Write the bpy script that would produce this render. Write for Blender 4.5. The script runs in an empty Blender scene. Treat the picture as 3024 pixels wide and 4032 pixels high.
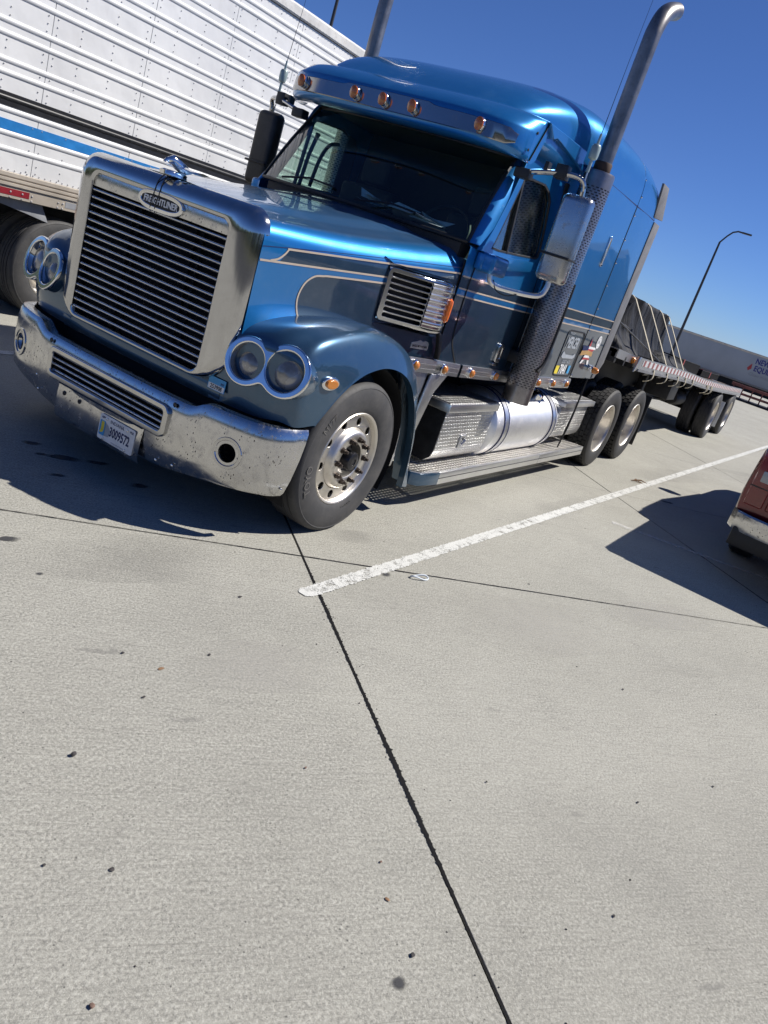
import bpy, bmesh, math, random
from math import sin, cos, pi, radians, atan2, sqrt, hypot, floor
from mathutils import Vector, Matrix
random.seed(7)
scene = bpy.context.scene
col = scene.collection

# ------------------------------------------------------------------ camera
CAM = (-2.993, -3.58232, 1.83878)
YAW, PIT, ROL, FPX = 0.46595, -0.32481, 0.32468, 3065.145
cd = bpy.data.cameras.new('camera')
cam = bpy.data.objects.new('camera', cd)
col.objects.link(cam)
fw = Vector((cos(PIT)*cos(YAW), cos(PIT)*sin(YAW), sin(PIT)))
ri = fw.cross(Vector((0, 0, 1))).normalized()
up = ri.cross(fw)
r2 = ri*cos(ROL) + up*sin(ROL)
u2 = -ri*sin(ROL) + up*cos(ROL)
M = Matrix((r2, u2, -fw)).transposed().to_4x4()
M.translation = Vector(CAM)
cam.matrix_world = M
cd.sensor_fit = 'VERTICAL'
cd.sensor_height = 36.0
cd.lens = FPX/4032*36.0
cd.clip_start = 0.05
cd.clip_end = 3000
scene.camera = cam

# ------------------------------------------------------------------ sky, sun, exposure
SUN_EL, SUN_AZ = radians(47.5), radians(-45)
w = bpy.data.worlds.new('World')
scene.world = w
w.use_nodes = True
wn = w.node_tree
wn.nodes.clear()
sky = wn.nodes.new('ShaderNodeTexSky')
sky.sky_type = 'NISHITA'
sky.sun_disc = False
sky.sun_elevation = SUN_EL
sky.sun_rotation = radians(90) - SUN_AZ
sky.altitude = 2500
sky.air_density = 1.0
sky.dust_density = 0.0
sky.ozone_density = 4.0
bg = wn.nodes.new('ShaderNodeBackground')
bg.inputs[1].default_value = 0.05
wo = wn.nodes.new('ShaderNodeOutputWorld')
tint = wn.nodes.new('ShaderNodeMix')          # even clear-sky tint, the same in every direction
tint.data_type = 'RGBA'; tint.blend_type = 'MULTIPLY'
tint.inputs[0].default_value = 1.0
tint.inputs[7].default_value = (.72, .95, 1.45, 1)
wn.links.new(sky.outputs[0], tint.inputs[6])
wn.links.new(tint.outputs[2], bg.inputs[0])
wn.links.new(bg.outputs[0], wo.inputs[0])
sl = bpy.data.lights.new('sun', 'SUN')
sl.energy = 5.0
sl.angle = radians(0.53)
sl.color = (1.0, 0.955, 0.89)
sun = bpy.data.objects.new('sun', sl)
col.objects.link(sun)
S = Vector((cos(SUN_EL)*cos(SUN_AZ), cos(SUN_EL)*sin(SUN_AZ), sin(SUN_EL)))
sun.rotation_euler = S.to_track_quat('Z', 'Y').to_euler()
sun.location = S*60
vs = scene.view_settings
vs.view_transform = 'Standard'
vs.look = 'None'
vs.gamma = 1.0
vs.exposure = 0.4
vs.use_curve_mapping = False
scene.cycles.max_bounces = 10
scene.cycles.transparent_max_bounces = 24

# ------------------------------------------------------------------ shader helpers
class X:
    """a socket with arithmetic"""
    def __init__(s, nt, k): s.nt, s.k = nt, k
    def _m(s, op, o=None, c=None):
        n = s.nt.nodes.new('ShaderNodeMath'); n.operation = op
        for i, v in enumerate((s, o, c)):
            if v is None: continue
            if isinstance(v, X): s.nt.links.new(v.k, n.inputs[i])
            else: n.inputs[i].default_value = v
        return X(s.nt, n.outputs[0])
    def __add__(s, o): return s._m('ADD', o)
    def __sub__(s, o): return s._m('SUBTRACT', o)
    def __mul__(s, o): return s._m('MULTIPLY', o)
    def __truediv__(s, o): return s._m('DIVIDE', o)
    def gt(s, o): return s._m('GREATER_THAN', o)
    def lt(s, o): return s._m('LESS_THAN', o)
    def min(s, o): return s._m('MINIMUM', o)
    def max(s, o): return s._m('MAXIMUM', o)
    def pw(s, o): return s._m('POWER', o)
    def abs(s): return s._m('ABSOLUTE')
    def fract(s): return s._m('FRACT')
    def inv(s): return (s*-1.0) + 1.0
    def ss(s, a, b):
        n = s.nt.nodes.new('ShaderNodeMapRange'); n.interpolation_type = 'SMOOTHSTEP'
        n.inputs[1].default_value = a; n.inputs[2].default_value = b
        s.nt.links.new(s.k, n.inputs[0])
        return X(s.nt, n.outputs[0])

class Mat:
    def __init__(s, name):
        s.m = bpy.data.materials.new(name); s.m.use_nodes = True
        s.nt = s.m.node_tree
        s.b = s.nt.nodes['Principled BSDF']; s.out = s.nt.nodes['Material Output']
        s._c = None
    def obj(s):
        if s._c is None: s._c = s.nt.nodes.new('ShaderNodeTexCoord').outputs['Object']
        return s._c
    def xyz(s):
        n = s.nt.nodes.new('ShaderNodeSeparateXYZ'); s.nt.links.new(s.obj(), n.inputs[0])
        return [X(s.nt, o) for o in n.outputs]
    def vec(s, x, y, z):
        n = s.nt.nodes.new('ShaderNodeCombineXYZ')
        for i, v in enumerate((x, y, z)):
            if isinstance(v, X): s.nt.links.new(v.k, n.inputs[i])
            else: n.inputs[i].default_value = v
        return n.outputs[0]
    def noise(s, scale, detail=3, rough=.55, vec=None, dist=0):
        n = s.nt.nodes.new('ShaderNodeTexNoise')
        n.inputs['Scale'].default_value = scale; n.inputs['Detail'].default_value = detail
        n.inputs['Roughness'].default_value = rough; n.inputs['Distortion'].default_value = dist
        s.nt.links.new(vec if vec is not None else s.obj(), n.inputs['Vector'])
        return X(s.nt, n.outputs[0])
    def voro(s, scale, vec=None, feat='F1'):
        n = s.nt.nodes.new('ShaderNodeTexVoronoi'); n.feature = feat
        n.inputs['Scale'].default_value = scale
        s.nt.links.new(vec if vec is not None else s.obj(), n.inputs['Vector'])
        return X(s.nt, n.outputs[0])
    def mix(s, f, a, b):
        n = s.nt.nodes.new('ShaderNodeMix'); n.data_type = 'RGBA'
        for i, v in ((0, f), (6, a), (7, b)):
            if isinstance(v, X): s.nt.links.new(v.k, n.inputs[i])
            elif isinstance(v, bpy.types.NodeSocket): s.nt.links.new(v, n.inputs[i])
            elif isinstance(v, (int, float)): n.inputs[i].default_value = v
            else: n.inputs[i].default_value = (*v, 1)
        return n.outputs[2]
    def set(s, **k):
        names = dict(base='Base Color', metal='Metallic', rough='Roughness', coat='Coat Weight', coatr='Coat Roughness',
                     spec='Specular IOR Level', trans='Transmission Weight', alpha='Alpha', ior='IOR', aniso='Anisotropic', sss='Subsurface Weight')
        for a, v in k.items():
            i = s.b.inputs[names[a]]
            if isinstance(v, X): s.nt.links.new(v.k, i)
            elif isinstance(v, bpy.types.NodeSocket): s.nt.links.new(v, i)
            elif isinstance(v, (tuple, list)): i.default_value = (*v, 1)
            else: i.default_value = v
        return s
    def bump(s, h, strength=.3, dist=.01):
        n = s.nt.nodes.new('ShaderNodeBump')
        n.inputs['Strength'].default_value = strength; n.inputs['Distance'].default_value = dist
        s.nt.links.new(h.k, n.inputs['Height'])
        s.nt.links.new(n.outputs[0], s.b.inputs['Normal'])
        return s
    def holes(s, mask):
        """mask=1 -> see through (a real hole in sheet metal)"""
        t = s.nt.nodes.new('ShaderNodeBsdfTransparent'); mx = s.nt.nodes.new('ShaderNodeMixShader')
        s.nt.links.new(mask.k, mx.inputs[0]); s.nt.links.new(s.b.outputs[0], mx.inputs[1])
        s.nt.links.new(t.outputs[0], mx.inputs[2]); s.nt.links.new(mx.outputs[0], s.out.inputs[0])
        return s

def plain(name, base, rough=.5, metal=0., coat=0., var=.12, scale=9., grime=0., gcol=(.12, .105, .085)):
    m = Mat(name)
    n = m.noise(scale, 4)
    f = n.ss(.3, .7)
    a = [c*(1-var) for c in base]; b = [min(1, c*(1+var)) for c in base]
    c = m.mix(f, a, b)
    if grime:
        g = (m.noise(scale*3.1, 5, .65).ss(.5, .78))*grime
        c = m.mix(g, c, gcol)
    m.set(base=c, metal=metal, coat=coat, rough=(n*.16)+(rough-.08))
    if coat: m.set(coatr=.06)
    return m.m

# ------------------------------------------------------------------ materials
BLUE, SLATE = (.008, .185, .490), (.024, .052, .092)
def paint(name, kind):
    m = Mat(name)
    x, y, z = m.xyz()
    if kind == 'hood':
        t = (x-.45)*.0905+1.611
        mm = (x-.22)*.0788+1.519
        b = (x-1.2)*.0790+1.557
        up_band = z.lt(t)*z.gt(mm)*(x-.49+(t-z)*.9*((t-z)*8)).gt(0)
        # rounded start of the lower dark field
        cx, cz, r = .80, 1.37, .152
        d = (((x-cx)*(x-cx))+((z-cz)*(z-cz)))
        low = z.lt(b)*(x.gt(cx).max(d.lt(r*r)))
        dark = up_band.max(low)
    elif kind == 'cab':
        dark = z.lt(1.618).max(z.lt(1.752)*z.gt(1.667))
    elif kind == 'blue':
        dark = z.lt(-50)
    else:
        dark = z.gt(-50)
    fl = m.noise(900, 1)
    big = m.noise(1.7, 3)
    c = m.mix(dark, BLUE, (.030, .078, .140) if kind == 'slate' else SLATE)
    c = m.mix(fl.ss(.45, .8)*.25, c, (.09, .24, .38))
    dust = m.noise(6, 5, .7).ss(.45, .85)*.16
    c = m.mix(dust, c, (.16, .16, .16))
    if kind == 'hood':   # dust plus the white trailer's reflection, painted as grey on the hood top
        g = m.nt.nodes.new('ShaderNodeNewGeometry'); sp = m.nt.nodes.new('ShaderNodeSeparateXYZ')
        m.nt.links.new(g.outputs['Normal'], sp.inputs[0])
        dust_refl = X(m.nt, sp.outputs[2]).ss(.86, .99)*((m.noise(3, 4, .6)*.35)+.12)
        c = m.mix(dust_refl, c, (.22, .21, .20)); dust = dust+(dust_refl*.4)
    m.set(base=c, metal=(dust*-1.2)+.62, rough=(big*.1)+.27, coat=1.0, coatr=(m.noise(14, 3)*.05)+.005)
    return m.m
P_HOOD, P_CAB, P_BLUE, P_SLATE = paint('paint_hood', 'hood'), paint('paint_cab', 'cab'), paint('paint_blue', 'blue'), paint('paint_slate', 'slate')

def chrome(name, base=.78, rough=.07, dirt=0., spot=0., tint=(1, 1, 1)):
    m = Mat(name)
    n = m.noise(5, 5, .65)
    c = m.mix(n.ss(.3, .75), [base*t for t in tint], [base*.9*t for t in tint])
    r = (n*.06)+rough
    if dirt:
        d1 = m.noise(16, 6, .72).ss(.46, .74)*dirt
        c = m.mix(d1, c, (.30, .265, .22))
        r = r+(d1*.42)
        mt = (d1*-.55)+1.0
        if spot:
            x, y, z = m.xyz()
            v = m.voro(62, m.vec(x, y, z*.55))
            sp = v.lt(.21)*m.noise(9, 3).ss(.42, .6)*spot
            c = m.mix(sp, c, (.07, .06, .05))
            r = r+(sp*.3)
            mt = mt-(sp*.8)
        m.set(metal=mt)
    else:
        m.set(metal=1.0)
    m.set(base=c, rough=r)
    return m.m
CHROME = chrome('chrome')
CHROME_D = chrome('chrome_dirty', .58, .14, .36, 1.0)
CHROME_W = chrome('chrome_weathered', .52, .07, .08)
ALU = chrome('brushed_aluminium', .60, .34, .12)
ALU_POL = chrome('polished_aluminium', .80, .30, .08)
RIMM = chrome('wheel_aluminium', .66, .36, .22, 0, (1, .95, .87))
STEEL_D = plain('exhaust_steel', (.13, .12, .125), .38, .85, 0, .25, 12, .5)
PIPE = plain('exhaust_pipe', (.25, .238, .23), .36, .85, 0, .2, 7, .5, (.09, .08, .078))
BLACK = plain('black_plastic', (.012, .012, .013), .5, 0, 0, .3, 20)
BLACKM = plain('black_metal', (.02, .02, .021), .42, .2, 0, .3, 14, .3, (.06, .055, .05))
DARK = plain('dark_void', (.004, .004, .005), .9, 0, 0, .1)
RUBBERG = plain('grey_rubber', (.16, .16, .165), .6, 0, 0, .12, 8, .2)
FRAME = plain('chassis_black', (.016, .016, .017), .6, .1, 0, .4, 8, .4, (.07, .06, .05))
WHITE = plain('white_paint', (.74, .74, .73), .38, 0, 0, .05, 3, .12, (.45, .42, .38))
PIN = plain('pinstripe', (.47, .39, .31), .35, 0, .6, .05)
GUNM = plain('gunmetal', (.05, .05, .055), .3, .8, 0, .1)
LUG = plain('lug_nut_steel', (.07, .055, .045), .55, .7, 0, .3, 40)
NAVY = plain('navy_ink', (.012, .02, .09), .5)
WHITEI = plain('white_ink', (.78, .78, .76), .5)
GREYI = plain('grey_ink', (.30, .31, .33), .5)
PALEI = plain('pale_ink', (.36, .39, .42), .5)
YELLOW = plain('yellow_ink', (.75, .60, .05), .5)
SKYI = plain('sky_ink', (.06, .33, .62), .5)
REDI = plain('red_ink', (.42, .03, .035), .45, 0, .3)
TAN = plain('tan_ink', (.45, .27, .10), .5)
BLACKI = plain('black_ink', (.01, .01, .011), .5)
REDTAPE = plain('red_reflective_tape', (.24, .018, .028), .35, 0, .3)
WHTAPE = plain('white_reflective_tape', (.62, .62, .63), .35, 0, .3)
STRAP = plain('strap_webbing', (.40, .36, .27), .8, 0, 0, .12, 30, .3)
RUST = plain('rusty_red_steel', (.16, .05, .04), .7, .1, 0, .3, 3, .5, (.05, .04, .04))
INTER = plain('interior_grey', (.03, .031, .034), .8)
PAPER = plain('paper', (.62, .66, .68), .8, 0, 0, .06)
PAPERB = plain('paper_blue', (.22, .40, .55), .8)
GALV = plain('galvanised_steel', (.30, .30, .31), .45, .7, 0, .15, 6)
WOOD = plain('deck_wood', (.10, .075, .055), .8, 0, 0, .3, 5)

def rubber(name, base=.028, dustc=(.11, .10, .095)):
    m = Mat(name)
    n = m.noise(6, 5, .7)
    n2 = m.noise(38, 4)
    c = m.mix(n.ss(.35, .8)*.55, (base, base, base*1.04), dustc)
    m.set(base=c, rough=(n2*.2)+.6)
    m.bump(n2, .15, .004)
    return m.m
RUB = rubber('tyre_rubber', .038, (.10, .094, .088))
RUB2 = rubber('tyre_rubber_dark', .020, (.06, .056, .052))

def lensm(name, base, rough=.18):
    m = Mat(name)
    x, y, z = m.xyz()
    n = m.noise(60, 2)
    c = m.mix(n, [b*.75 for b in base], base)
    m.set(base=c, rough=rough, coat=1.0, coatr=.05)
    m.bump(m.voro(140), .35, .003)
    return m.m
AMBER = lensm('amber_lens', (.62, .20, .012))
ORANGE = lensm('orange_lens', (.85, .17, .01))
AMBER_D = lensm('amber_lens_dull', (.50, .13, .018))
REDLENS = lensm('red_lens', (.24, .002, .006))
MATTE = Mat('matte_black').set(base=(.010, .010, .011), rough=.9, spec=.08).m
POLE = Mat('dark_pole_steel').set(base=(.05, .052, .058), rough=.55, metal=.4).m
CLEARL = lensm('clear_lens', (.45, .45, .42))
def headglass():
    m = Mat('headlamp_glass')
    n = m.noise(9, 3)
    c = m.mix(n.ss(.3, .7), (.17, .165, .15), (.36, .355, .34))
    m.set(base=c, rough=(n*.2)+.16, metal=.35, coat=1.0, coatr=.04)
    m.bump(m.noise(40, 2), .2, .004)
    return m.m
HEADL = headglass()

def glass(name, tint, refl=1.0, dirt=.03, ex=4.0):
    m = Mat(name); nt = m.nt
    t = nt.nodes.new('ShaderNodeBsdfTransparent'); t.inputs[0].default_value = (*tint, 1)
    g = nt.nodes.new('ShaderNodeBsdfGlossy'); g.inputs['Roughness'].default_value = .015
    g.inputs[0].default_value = (refl, refl, refl, 1)
    lwn = nt.nodes.new('ShaderNodeLayerWeight'); lwn.inputs[0].default_value = .5
    fz = (X(nt, lwn.outputs['Facing']).pw(ex)*.94)+.06
    mx = nt.nodes.new('ShaderNodeMixShader')
    nt.links.new(fz.k, mx.inputs[0]); nt.links.new(t.outputs[0], mx.inputs[1]); nt.links.new(g.outputs[0], mx.inputs[2])
    d = nt.nodes.new('ShaderNodeBsdfDiffuse'); d.inputs[0].default_value = (.5, .5, .48, 1)
    mx2 = nt.nodes.new('ShaderNodeMixShader')
    nz = m.noise(5, 5, .7).ss(.4, .9)*dirt
    nt.links.new(nz.k, mx2.inputs[0]); nt.links.new(mx.outputs[0], mx2.inputs[1]); nt.links.new(d.outputs[0], mx2.inputs[2])
    nt.links.new(mx2.outputs[0], m.out.inputs[0])
    return m.m
GLASS_W = glass('windscreen_glass', (.74, .88, .82), .8, .02)
GLASS_S = glass('side_glass', (.70, .80, .75), 1.0, .06, 3.0)

def shieldmat():
    m = Mat('perforated_shield')
    x, y, z = m.xyz()
    cy = -1.22
    ang = (y.abs()-1.22)._m('ARCTAN2', (x-3.40))*.122
    row = z/.0185
    par = (row*.5).fract().gt(.5)*.5
    cellu = ((ang/.038)+par).fract()
    slot = cellu.gt(.20)*cellu.lt(.80)*(row.fract().gt(.25))*(row.fract().lt(.75))
    band = z.gt(1.03)*z.lt(2.68)
    n = m.noise(4, 5, .7)
    c = m.mix(n.ss(.3, .75), (.44, .41, .39), (.26, .235, .22))
    m.set(base=c, metal=.9, rough=(n*.2)+.2)
    m.holes(slot*band)
    return m.m
SHIELD = shieldmat()

def tread():
    m = Mat('grip_tread_plate')
    x, y, z = m.xyz()
    r = y.abs()/.034
    par = (r*.5).fract().gt(.5)*.5
    u = ((x/.046)+par).fract(); v = r.fract()
    d = ((u-.5)*(u-.5)*1.3)+((v-.5)*(v-.5))
    hole = d.lt(.038)
    lip = d.lt(.17)
    n = m.noise(9, 5, .7)
    c = m.mix(n.ss(.35, .75), (.66, .64, .60), (.46, .43, .39))
    m.set(base=c, metal=.8, rough=(n*.2)+.3)
    m.bump(d.ss(.05, .2).inv(), .9, .012)
    m.holes(hole)
    return m.m
TREAD = tread()
def diamond():
    m = Mat('diamond_plate')
    x, y, z = m.xyz()
    def fam(a, b, fx):
        u = ((x*fx+y*fx)/.042+a).fract()-.5; v = ((z)/.034+b).fract()-.5
        return u, v
    u = ((x+y)/.044).fract()-.5
    rowi = (z-y*.7)/.030
    par = (rowi*.5).fract().gt(.5)
    u = (((x)/.046)+(par*.5)).fract()-.5
    v = rowi.fract()-.5
    s = (par*2.0)-1.0
    p = u+(v*s*.35)
    h = (p*p*9.0+v*v*16.0).ss(.25, 1.0).inv()
    n = m.noise(7, 5, .7)
    c = m.mix(n.ss(.35, .8), (.60, .60, .59), (.38, .37, .36))
    m.set(base=c, metal=.85, rough=(n*.22)+.22)
    m.bump(h, .9, .006)
    return m.m
DIAMOND = diamond()

# broom-finished concrete
def concrete(name, far=False):
    m = Mat(name)
    x, y, z = m.xyz()
    ca, sa = cos(radians(-39.3)), sin(radians(-39.3))
    u = (x*ca)+(y*sa)
    v = (y*ca)-(x*sa)
    big = m.noise(.33, 4, .6)
    mid = m.noise(2.3, 5, .65)
    st = m.noise(1.0, 4, .65, m.vec(u*2.2, v*42.0, 0.0))
    st2 = m.noise(1.0, 3, .6, m.vec(u*.8, v*9.0, 3.0))
    fine = m.noise(150, 3, .7)
    grit = m.noise(270, 3, .65)
    hair = m.noise(1.0, 3, .7, m.vec(u*1.6, v*150.0, 5.0))
    g1 = m.noise(88, 5, .72)
    g2 = m.noise(1.0, 4, .7, m.vec(u*11.0, v*120.0, 9.0))
    c = m.mix(big.ss(.3, .7), (0.304, 0.296, 0.254), (0.348, 0.339, 0.294))
    c = m.mix(mid.ss(.35, .75)*.3, c, (0.383, 0.374, 0.323))
    c = m.mix(st2.ss(.5, .75)*.16, c, (0.408, 0.397, 0.344))
    c = m.mix(st.ss(.46, .64)*.30, c, (0.234, 0.228, 0.199))
    c = m.mix(g2.ss(.50, .66)*.42, c, (0.184, 0.180, 0.158))
    c = m.mix(g2.ss(.49, .35)*.40, c, (0.472, 0.460, 0.403))
    c = m.mix(g1.ss(.50, .64)*.62, c, (0.538, 0.523, 0.460))
    c = m.mix(g1.ss(.49, .35)*.68, c, (0.154, 0.150, 0.134))
    c = m.mix(grit.ss(.56, .68)*.45, c, (0.577, 0.562, 0.501))
    pit = m.voro(40).lt(.12)*m.noise(17, 2).gt(.55)
    c = m.mix(pit*.75, c, (0.059, 0.057, 0.053))
    c = m.mix(hair.ss(.58, .70)*.55*m.noise(1.4, 3).ss(.4, .6), c, (0.120, 0.116, 0.103))
    stain = m.noise(1.15, 5, .6, m.vec(u*.6, v*1.6, 7.0)).ss(.60, .74)*.22
    c = m.mix(stain, c, (0.169, 0.166, 0.147))
    spot = m.noise(5.5, 5, .6, m.vec(u*.7, v*1.5, 3.0)).ss(.66, .74)*.5
    c = m.mix(spot, c, (0.140, 0.136, 0.126))
    tyre = m.noise(1.0, 5, .65, m.vec(u*1.4+v*1.1, (v*.5-u*.4)*.55, 2.0)).ss(.58, .74)*.16
    c = m.mix(tyre, c, (0.159, 0.156, 0.142))
    oi = m.nt.nodes.new('ShaderNodeObjectInfo')
    c = m.mix(X(m.nt, oi.outputs['Random'])*.16, c, (0.263, 0.257, 0.224))
    c = m.mix(m.noise(.9, 6, .62, m.vec(u, v*1.3, 11.0)).ss(.42, .70)*.22, c, (0.224, 0.218, 0.192))
    c = m.mix(m.noise(.55, 5, .6, m.vec(u, v, 21.0)).ss(.50, .72)*.26, c, (0.428, 0.417, 0.359))
    c = m.mix(1.0, c, c)
    m.set(base=c, rough=.9, spec=.25)
    m.bump((g2*.7)+(g1*1.0)+(grit*.4), .55, .008)
    return m.m
CONC = concrete('concrete')
def linepaint():
    m = Mat('white_line_paint')
    n = m.noise(11, 5, .7); f = m.noise(150, 3, .7)
    c = m.mix(f.ss(.4, .7), (.60, .60, .565), (.47, .47, .435))
    m.set(base=c, rough=.8)
    m.bump(f, .4, .004)
    m.holes((n.ss(.58, .66)*.7).max((n*f).gt(.30)*.85))
    return m.m
LINEP = linepaint()
SEAL = Mat('joint_sealant').set(base=(.009, .009, .0095), rough=.85, spec=.15).m
def stainm(name, colr, strength, lo=.25, hi=1.0):
    m = Mat(name)
    tc = m.nt.nodes.new('ShaderNodeTexCoord'); sp = m.nt.nodes.new('ShaderNodeSeparateXYZ')
    m.nt.links.new(tc.outputs['Generated'], sp.inputs[0])
    gx, gy = X(m.nt, sp.outputs[0])-.5, X(m.nt, sp.outputs[1])-.5
    r = ((gx*gx)+(gy*gy)).pw(.5)*2.0
    k = (r+(m.noise(7, 5, .65)*.7)-.35).ss(lo, hi).inv()*strength
    m.set(base=colr, rough=.85)
    m.holes(k.inv())
    return m.m
STAIN = stainm('oil_stain', (.045, .045, .048), .85, .2, .95)
PATCH = stainm('damp_patch', (.16, .155, .145), .17, .0, 1.0)
PATCHL = stainm('pale_patch', (.46, .445, .40), .30, .0, 1.0)
TYREM = stainm('tyre_mark', (.14, .135, .13), .10, .0, 1.0)
FADED = stainm('faded_line', (.42, .41, .39), .0)
def fadedm():
    m = Mat('faded_line_paint'); n = m.noise(14, 5, .7)
    m.set(base=(.62, .61, .58), rough=.85); m.holes((n.ss(.35, .65)*.5)+.4)
    return m.m
FADED = fadedm()

def tarpm():
    m = Mat('tarpaulin')
    x, y, z = m.xyz()
    n = m.noise(2.6, 5, .6, m.vec(x*3.0, y, z*.6), 1.2)
    c = m.mix(n.ss(.35, .7), (.008, .0085, .010), (.034, .035, .040))
    m.set(base=c, rough=.6, spec=.15)
    m.bump(n, .5, .08)
    return m.m
TARP = tarpm()

# ------------------------------------------------------------------ geometry helpers
class B:
    """collects faces of one mesh"""
    def __init__(s): s.v, s.f, s.mi = [], [], []
    def add(s, v, f, mi=0):
        o = len(s.v); s.v += [tuple(p) for p in v]
        for q in f: s.f.append(tuple(i+o for i in q)); s.mi.append(mi)
        return s
    def box(s, a, b, mi=0):
        (x0, y0, z0), (x1, y1, z1) = a, b
        v = [(x0, y0, z0), (x1, y0, z0), (x1, y1, z0), (x0, y1, z0), (x0, y0, z1), (x1, y0, z1), (x1, y1, z1), (x0, y1, z1)]
        return s.add(v, [(0, 3, 2, 1), (4, 5, 6, 7), (0, 1, 5, 4), (1, 2, 6, 5), (2, 3, 7, 6), (3, 0, 4, 7)], mi)
    def grid(s, rows, closed=False, caps=False, mi=0):
        n = len(rows[0]); v = [p for r in rows for p in r]; f = []
        m = n if closed else n-1
        for i in range(len(rows)-1):
            for j in range(m):
                k = (j+1) % n
                f.append((i*n+j, i*n+k, (i+1)*n+k, (i+1)*n+j))
        if caps and closed:
            f.append(tuple(range(n))[::-1]); f.append(tuple((len(rows)-1)*n+j for j in range(n)))
        return s.add(v, f, mi)
    def tube(s, path, r, n=10, caps=True, mi=0):
        P = [Vector(p) for p in path]; R = r if isinstance(r, (list, tuple)) else [r]*len(P)
        t0 = (P[1]-P[0]).normalized()
        a = t0.cross(Vector((0, 0, 1)) if abs(t0.z) < .9 else Vector((1, 0, 0))).normalized()
        rows = []
        for i, p in enumerate(P):
            t = ((P[min(i+1, len(P)-1)]-P[max(i-1, 0)])).normalized()
            a = (a-t*a.dot(t)).normalized(); b = t.cross(a)
            rows.append([p+(a*cos(2*pi*k/n)+b*sin(2*pi*k/n))*R[i] for k in range(n)])
        return s.grid(rows, True, caps, mi)
    def lathe(s, prof, org, axis, n=24, caps=False, mi=0):
        o = Vector(org); t = Vector(axis).normalized()
        a = t.cross(Vector((0, 0, 1)) if abs(t.z) < .9 else Vector((1, 0, 0))).normalized(); b = t.cross(a)
        rows = [[o+t*h+(a*cos(2*pi*k/n)+b*sin(2*pi*k/n))*r for k in range(n)] for r, h in prof]
        return s.grid(rows, True, caps, mi)
    def prism(s, poly, ax, lo, hi, mi=0):
        """poly in the two other axes (in order), extruded on axis ax"""
        def P(p, h):
            l = list(p); l.insert(ax, h); return tuple(l)
        n = len(poly)
        v = [P(p, lo) for p in poly]+[P(p, hi) for p in poly]
        f = [tuple(range(n))[::-1], tuple(range(n, 2*n))]+[(i, (i+1) % n, n+(i+1) % n, n+i) for i in range(n)]
        return s.add(v, f, mi)
    def mesh(s, name, mats, bevel=0, seg=2, sharp=35, smooth=True, merge=0):
        me = bpy.data.meshes.new(name); me.from_pydata(s.v, [], s.f)
        for m in (mats if isinstance(mats, (list, tuple)) else [mats]): me.materials.append(m)
        for p, k in zip(me.polygons, s.mi): p.material_index = k
        bm = bmesh.new(); bm.from_mesh(me)
        if merge: bmesh.ops.remove_doubles(bm, verts=bm.verts, dist=merge)
        bmesh.ops.recalc_face_normals(bm, faces=bm.faces)
        if bevel:
            es = [e for e in bm.edges if len(e.link_faces) == 2 and e.calc_face_angle(0) > radians(40)]
            bmesh.ops.bevel(bm, geom=es, offset=bevel, segments=seg, profile=.6, affect='EDGES', clamp_overlap=True)
        bm.to_mesh(me); bm.free()
        if smooth:
            me.shade_smooth(); me.set_sharp_from_angle(angle=radians(sharp))
        me.update()
        return me

def new(name, me, parent=None, loc=None, rotz=0):
    o = bpy.data.objects.new(name, me); col.objects.link(o)
    if parent is not None:
        o.parent = parent
        if parent.type == 'EMPTY' and loc is None: o.location = -Vector(parent['_b'])
    if loc is not None:
        L = Vector(loc)
        if parent is not None and parent.type == 'EMPTY': L = L-Vector(parent['_b'])
        o.location = L
    o.rotation_euler = (0, 0, rotz)
    return o
def thing(name, label, cat, base, group=None):
    o = bpy.data.objects.new(name, None); col.objects.link(o)
    o.empty_display_size = .2; o.location = base; o['_b'] = list(base)
    o['label'] = label; o['category'] = cat
    if group: o['group'] = group
    return o
def tag(o, label, cat, group=None):
    o['label'] = label; o['category'] = cat
    if group: o['group'] = group
    return o
def cr(pts, n):
    """Catmull-Rom through points"""
    P = [Vector(p) for p in pts]; out = []
    for i in range(len(P)-1):
        a = P[i-1] if i else P[0]*2-P[1]; b, c = P[i], P[i+1]
        d = P[i+2] if i+2 < len(P) else c*2-b
        for k in range(n):
            t = k/n
            out.append(.5*((2*b)+(c-a)*t+(2*a-5*b+4*c-d)*t*t+(3*b-a-3*c+d)*t*t*t))
    out.append(P[-1])
    return out
def frame(o, xd, yd):
    x = Vector(xd).normalized(); z = x.cross(Vector(yd)).normalized(); y = z.cross(x)
    m = Matrix((x, y, z)).transposed().to_4x4(); m.translation = Vector(o)
    return m
def c2d(loops, mtx, mat, ext=.004, bev=0., name='m', res=2, sharp=35):
    """flat plate with holes, from 2-D loops (curve fill), placed by mtx"""
    c = bpy.data.curves.new(name, 'CURVE'); c.dimensions = '2D'; c.fill_mode = 'BOTH'
    c.extrude = ext; c.bevel_depth = bev; c.bevel_resolution = res
    for l in loops:
        s = c.splines.new('POLY'); s.points.add(len(l)-1); s.use_cyclic_u = True
        for p, q in zip(s.points, l): p.co = (q[0], q[1], 0, 1)
    return conv(c, mtx, mat, name, sharp)
def conv(c, mtx, mat, name, sharp=35, fn=None):
    o = bpy.data.objects.new('tmp', c); col.objects.link(o)
    dg = bpy.context.evaluated_depsgraph_get()
    me = bpy.data.meshes.new_from_object(o.evaluated_get(dg))
    bpy.data.objects.remove(o); bpy.data.curves.remove(c)
    if fn:
        for v in me.vertices: v.co = fn(v.co)
    if mtx is not None: me.transform(mtx)
    me.materials.clear(); me.materials.append(mat)
    me.name = name
    for p in me.polygons: p.material_index = 0
    me.shade_smooth(); me.set_sharp_from_angle(angle=radians(sharp))
    return me
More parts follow.
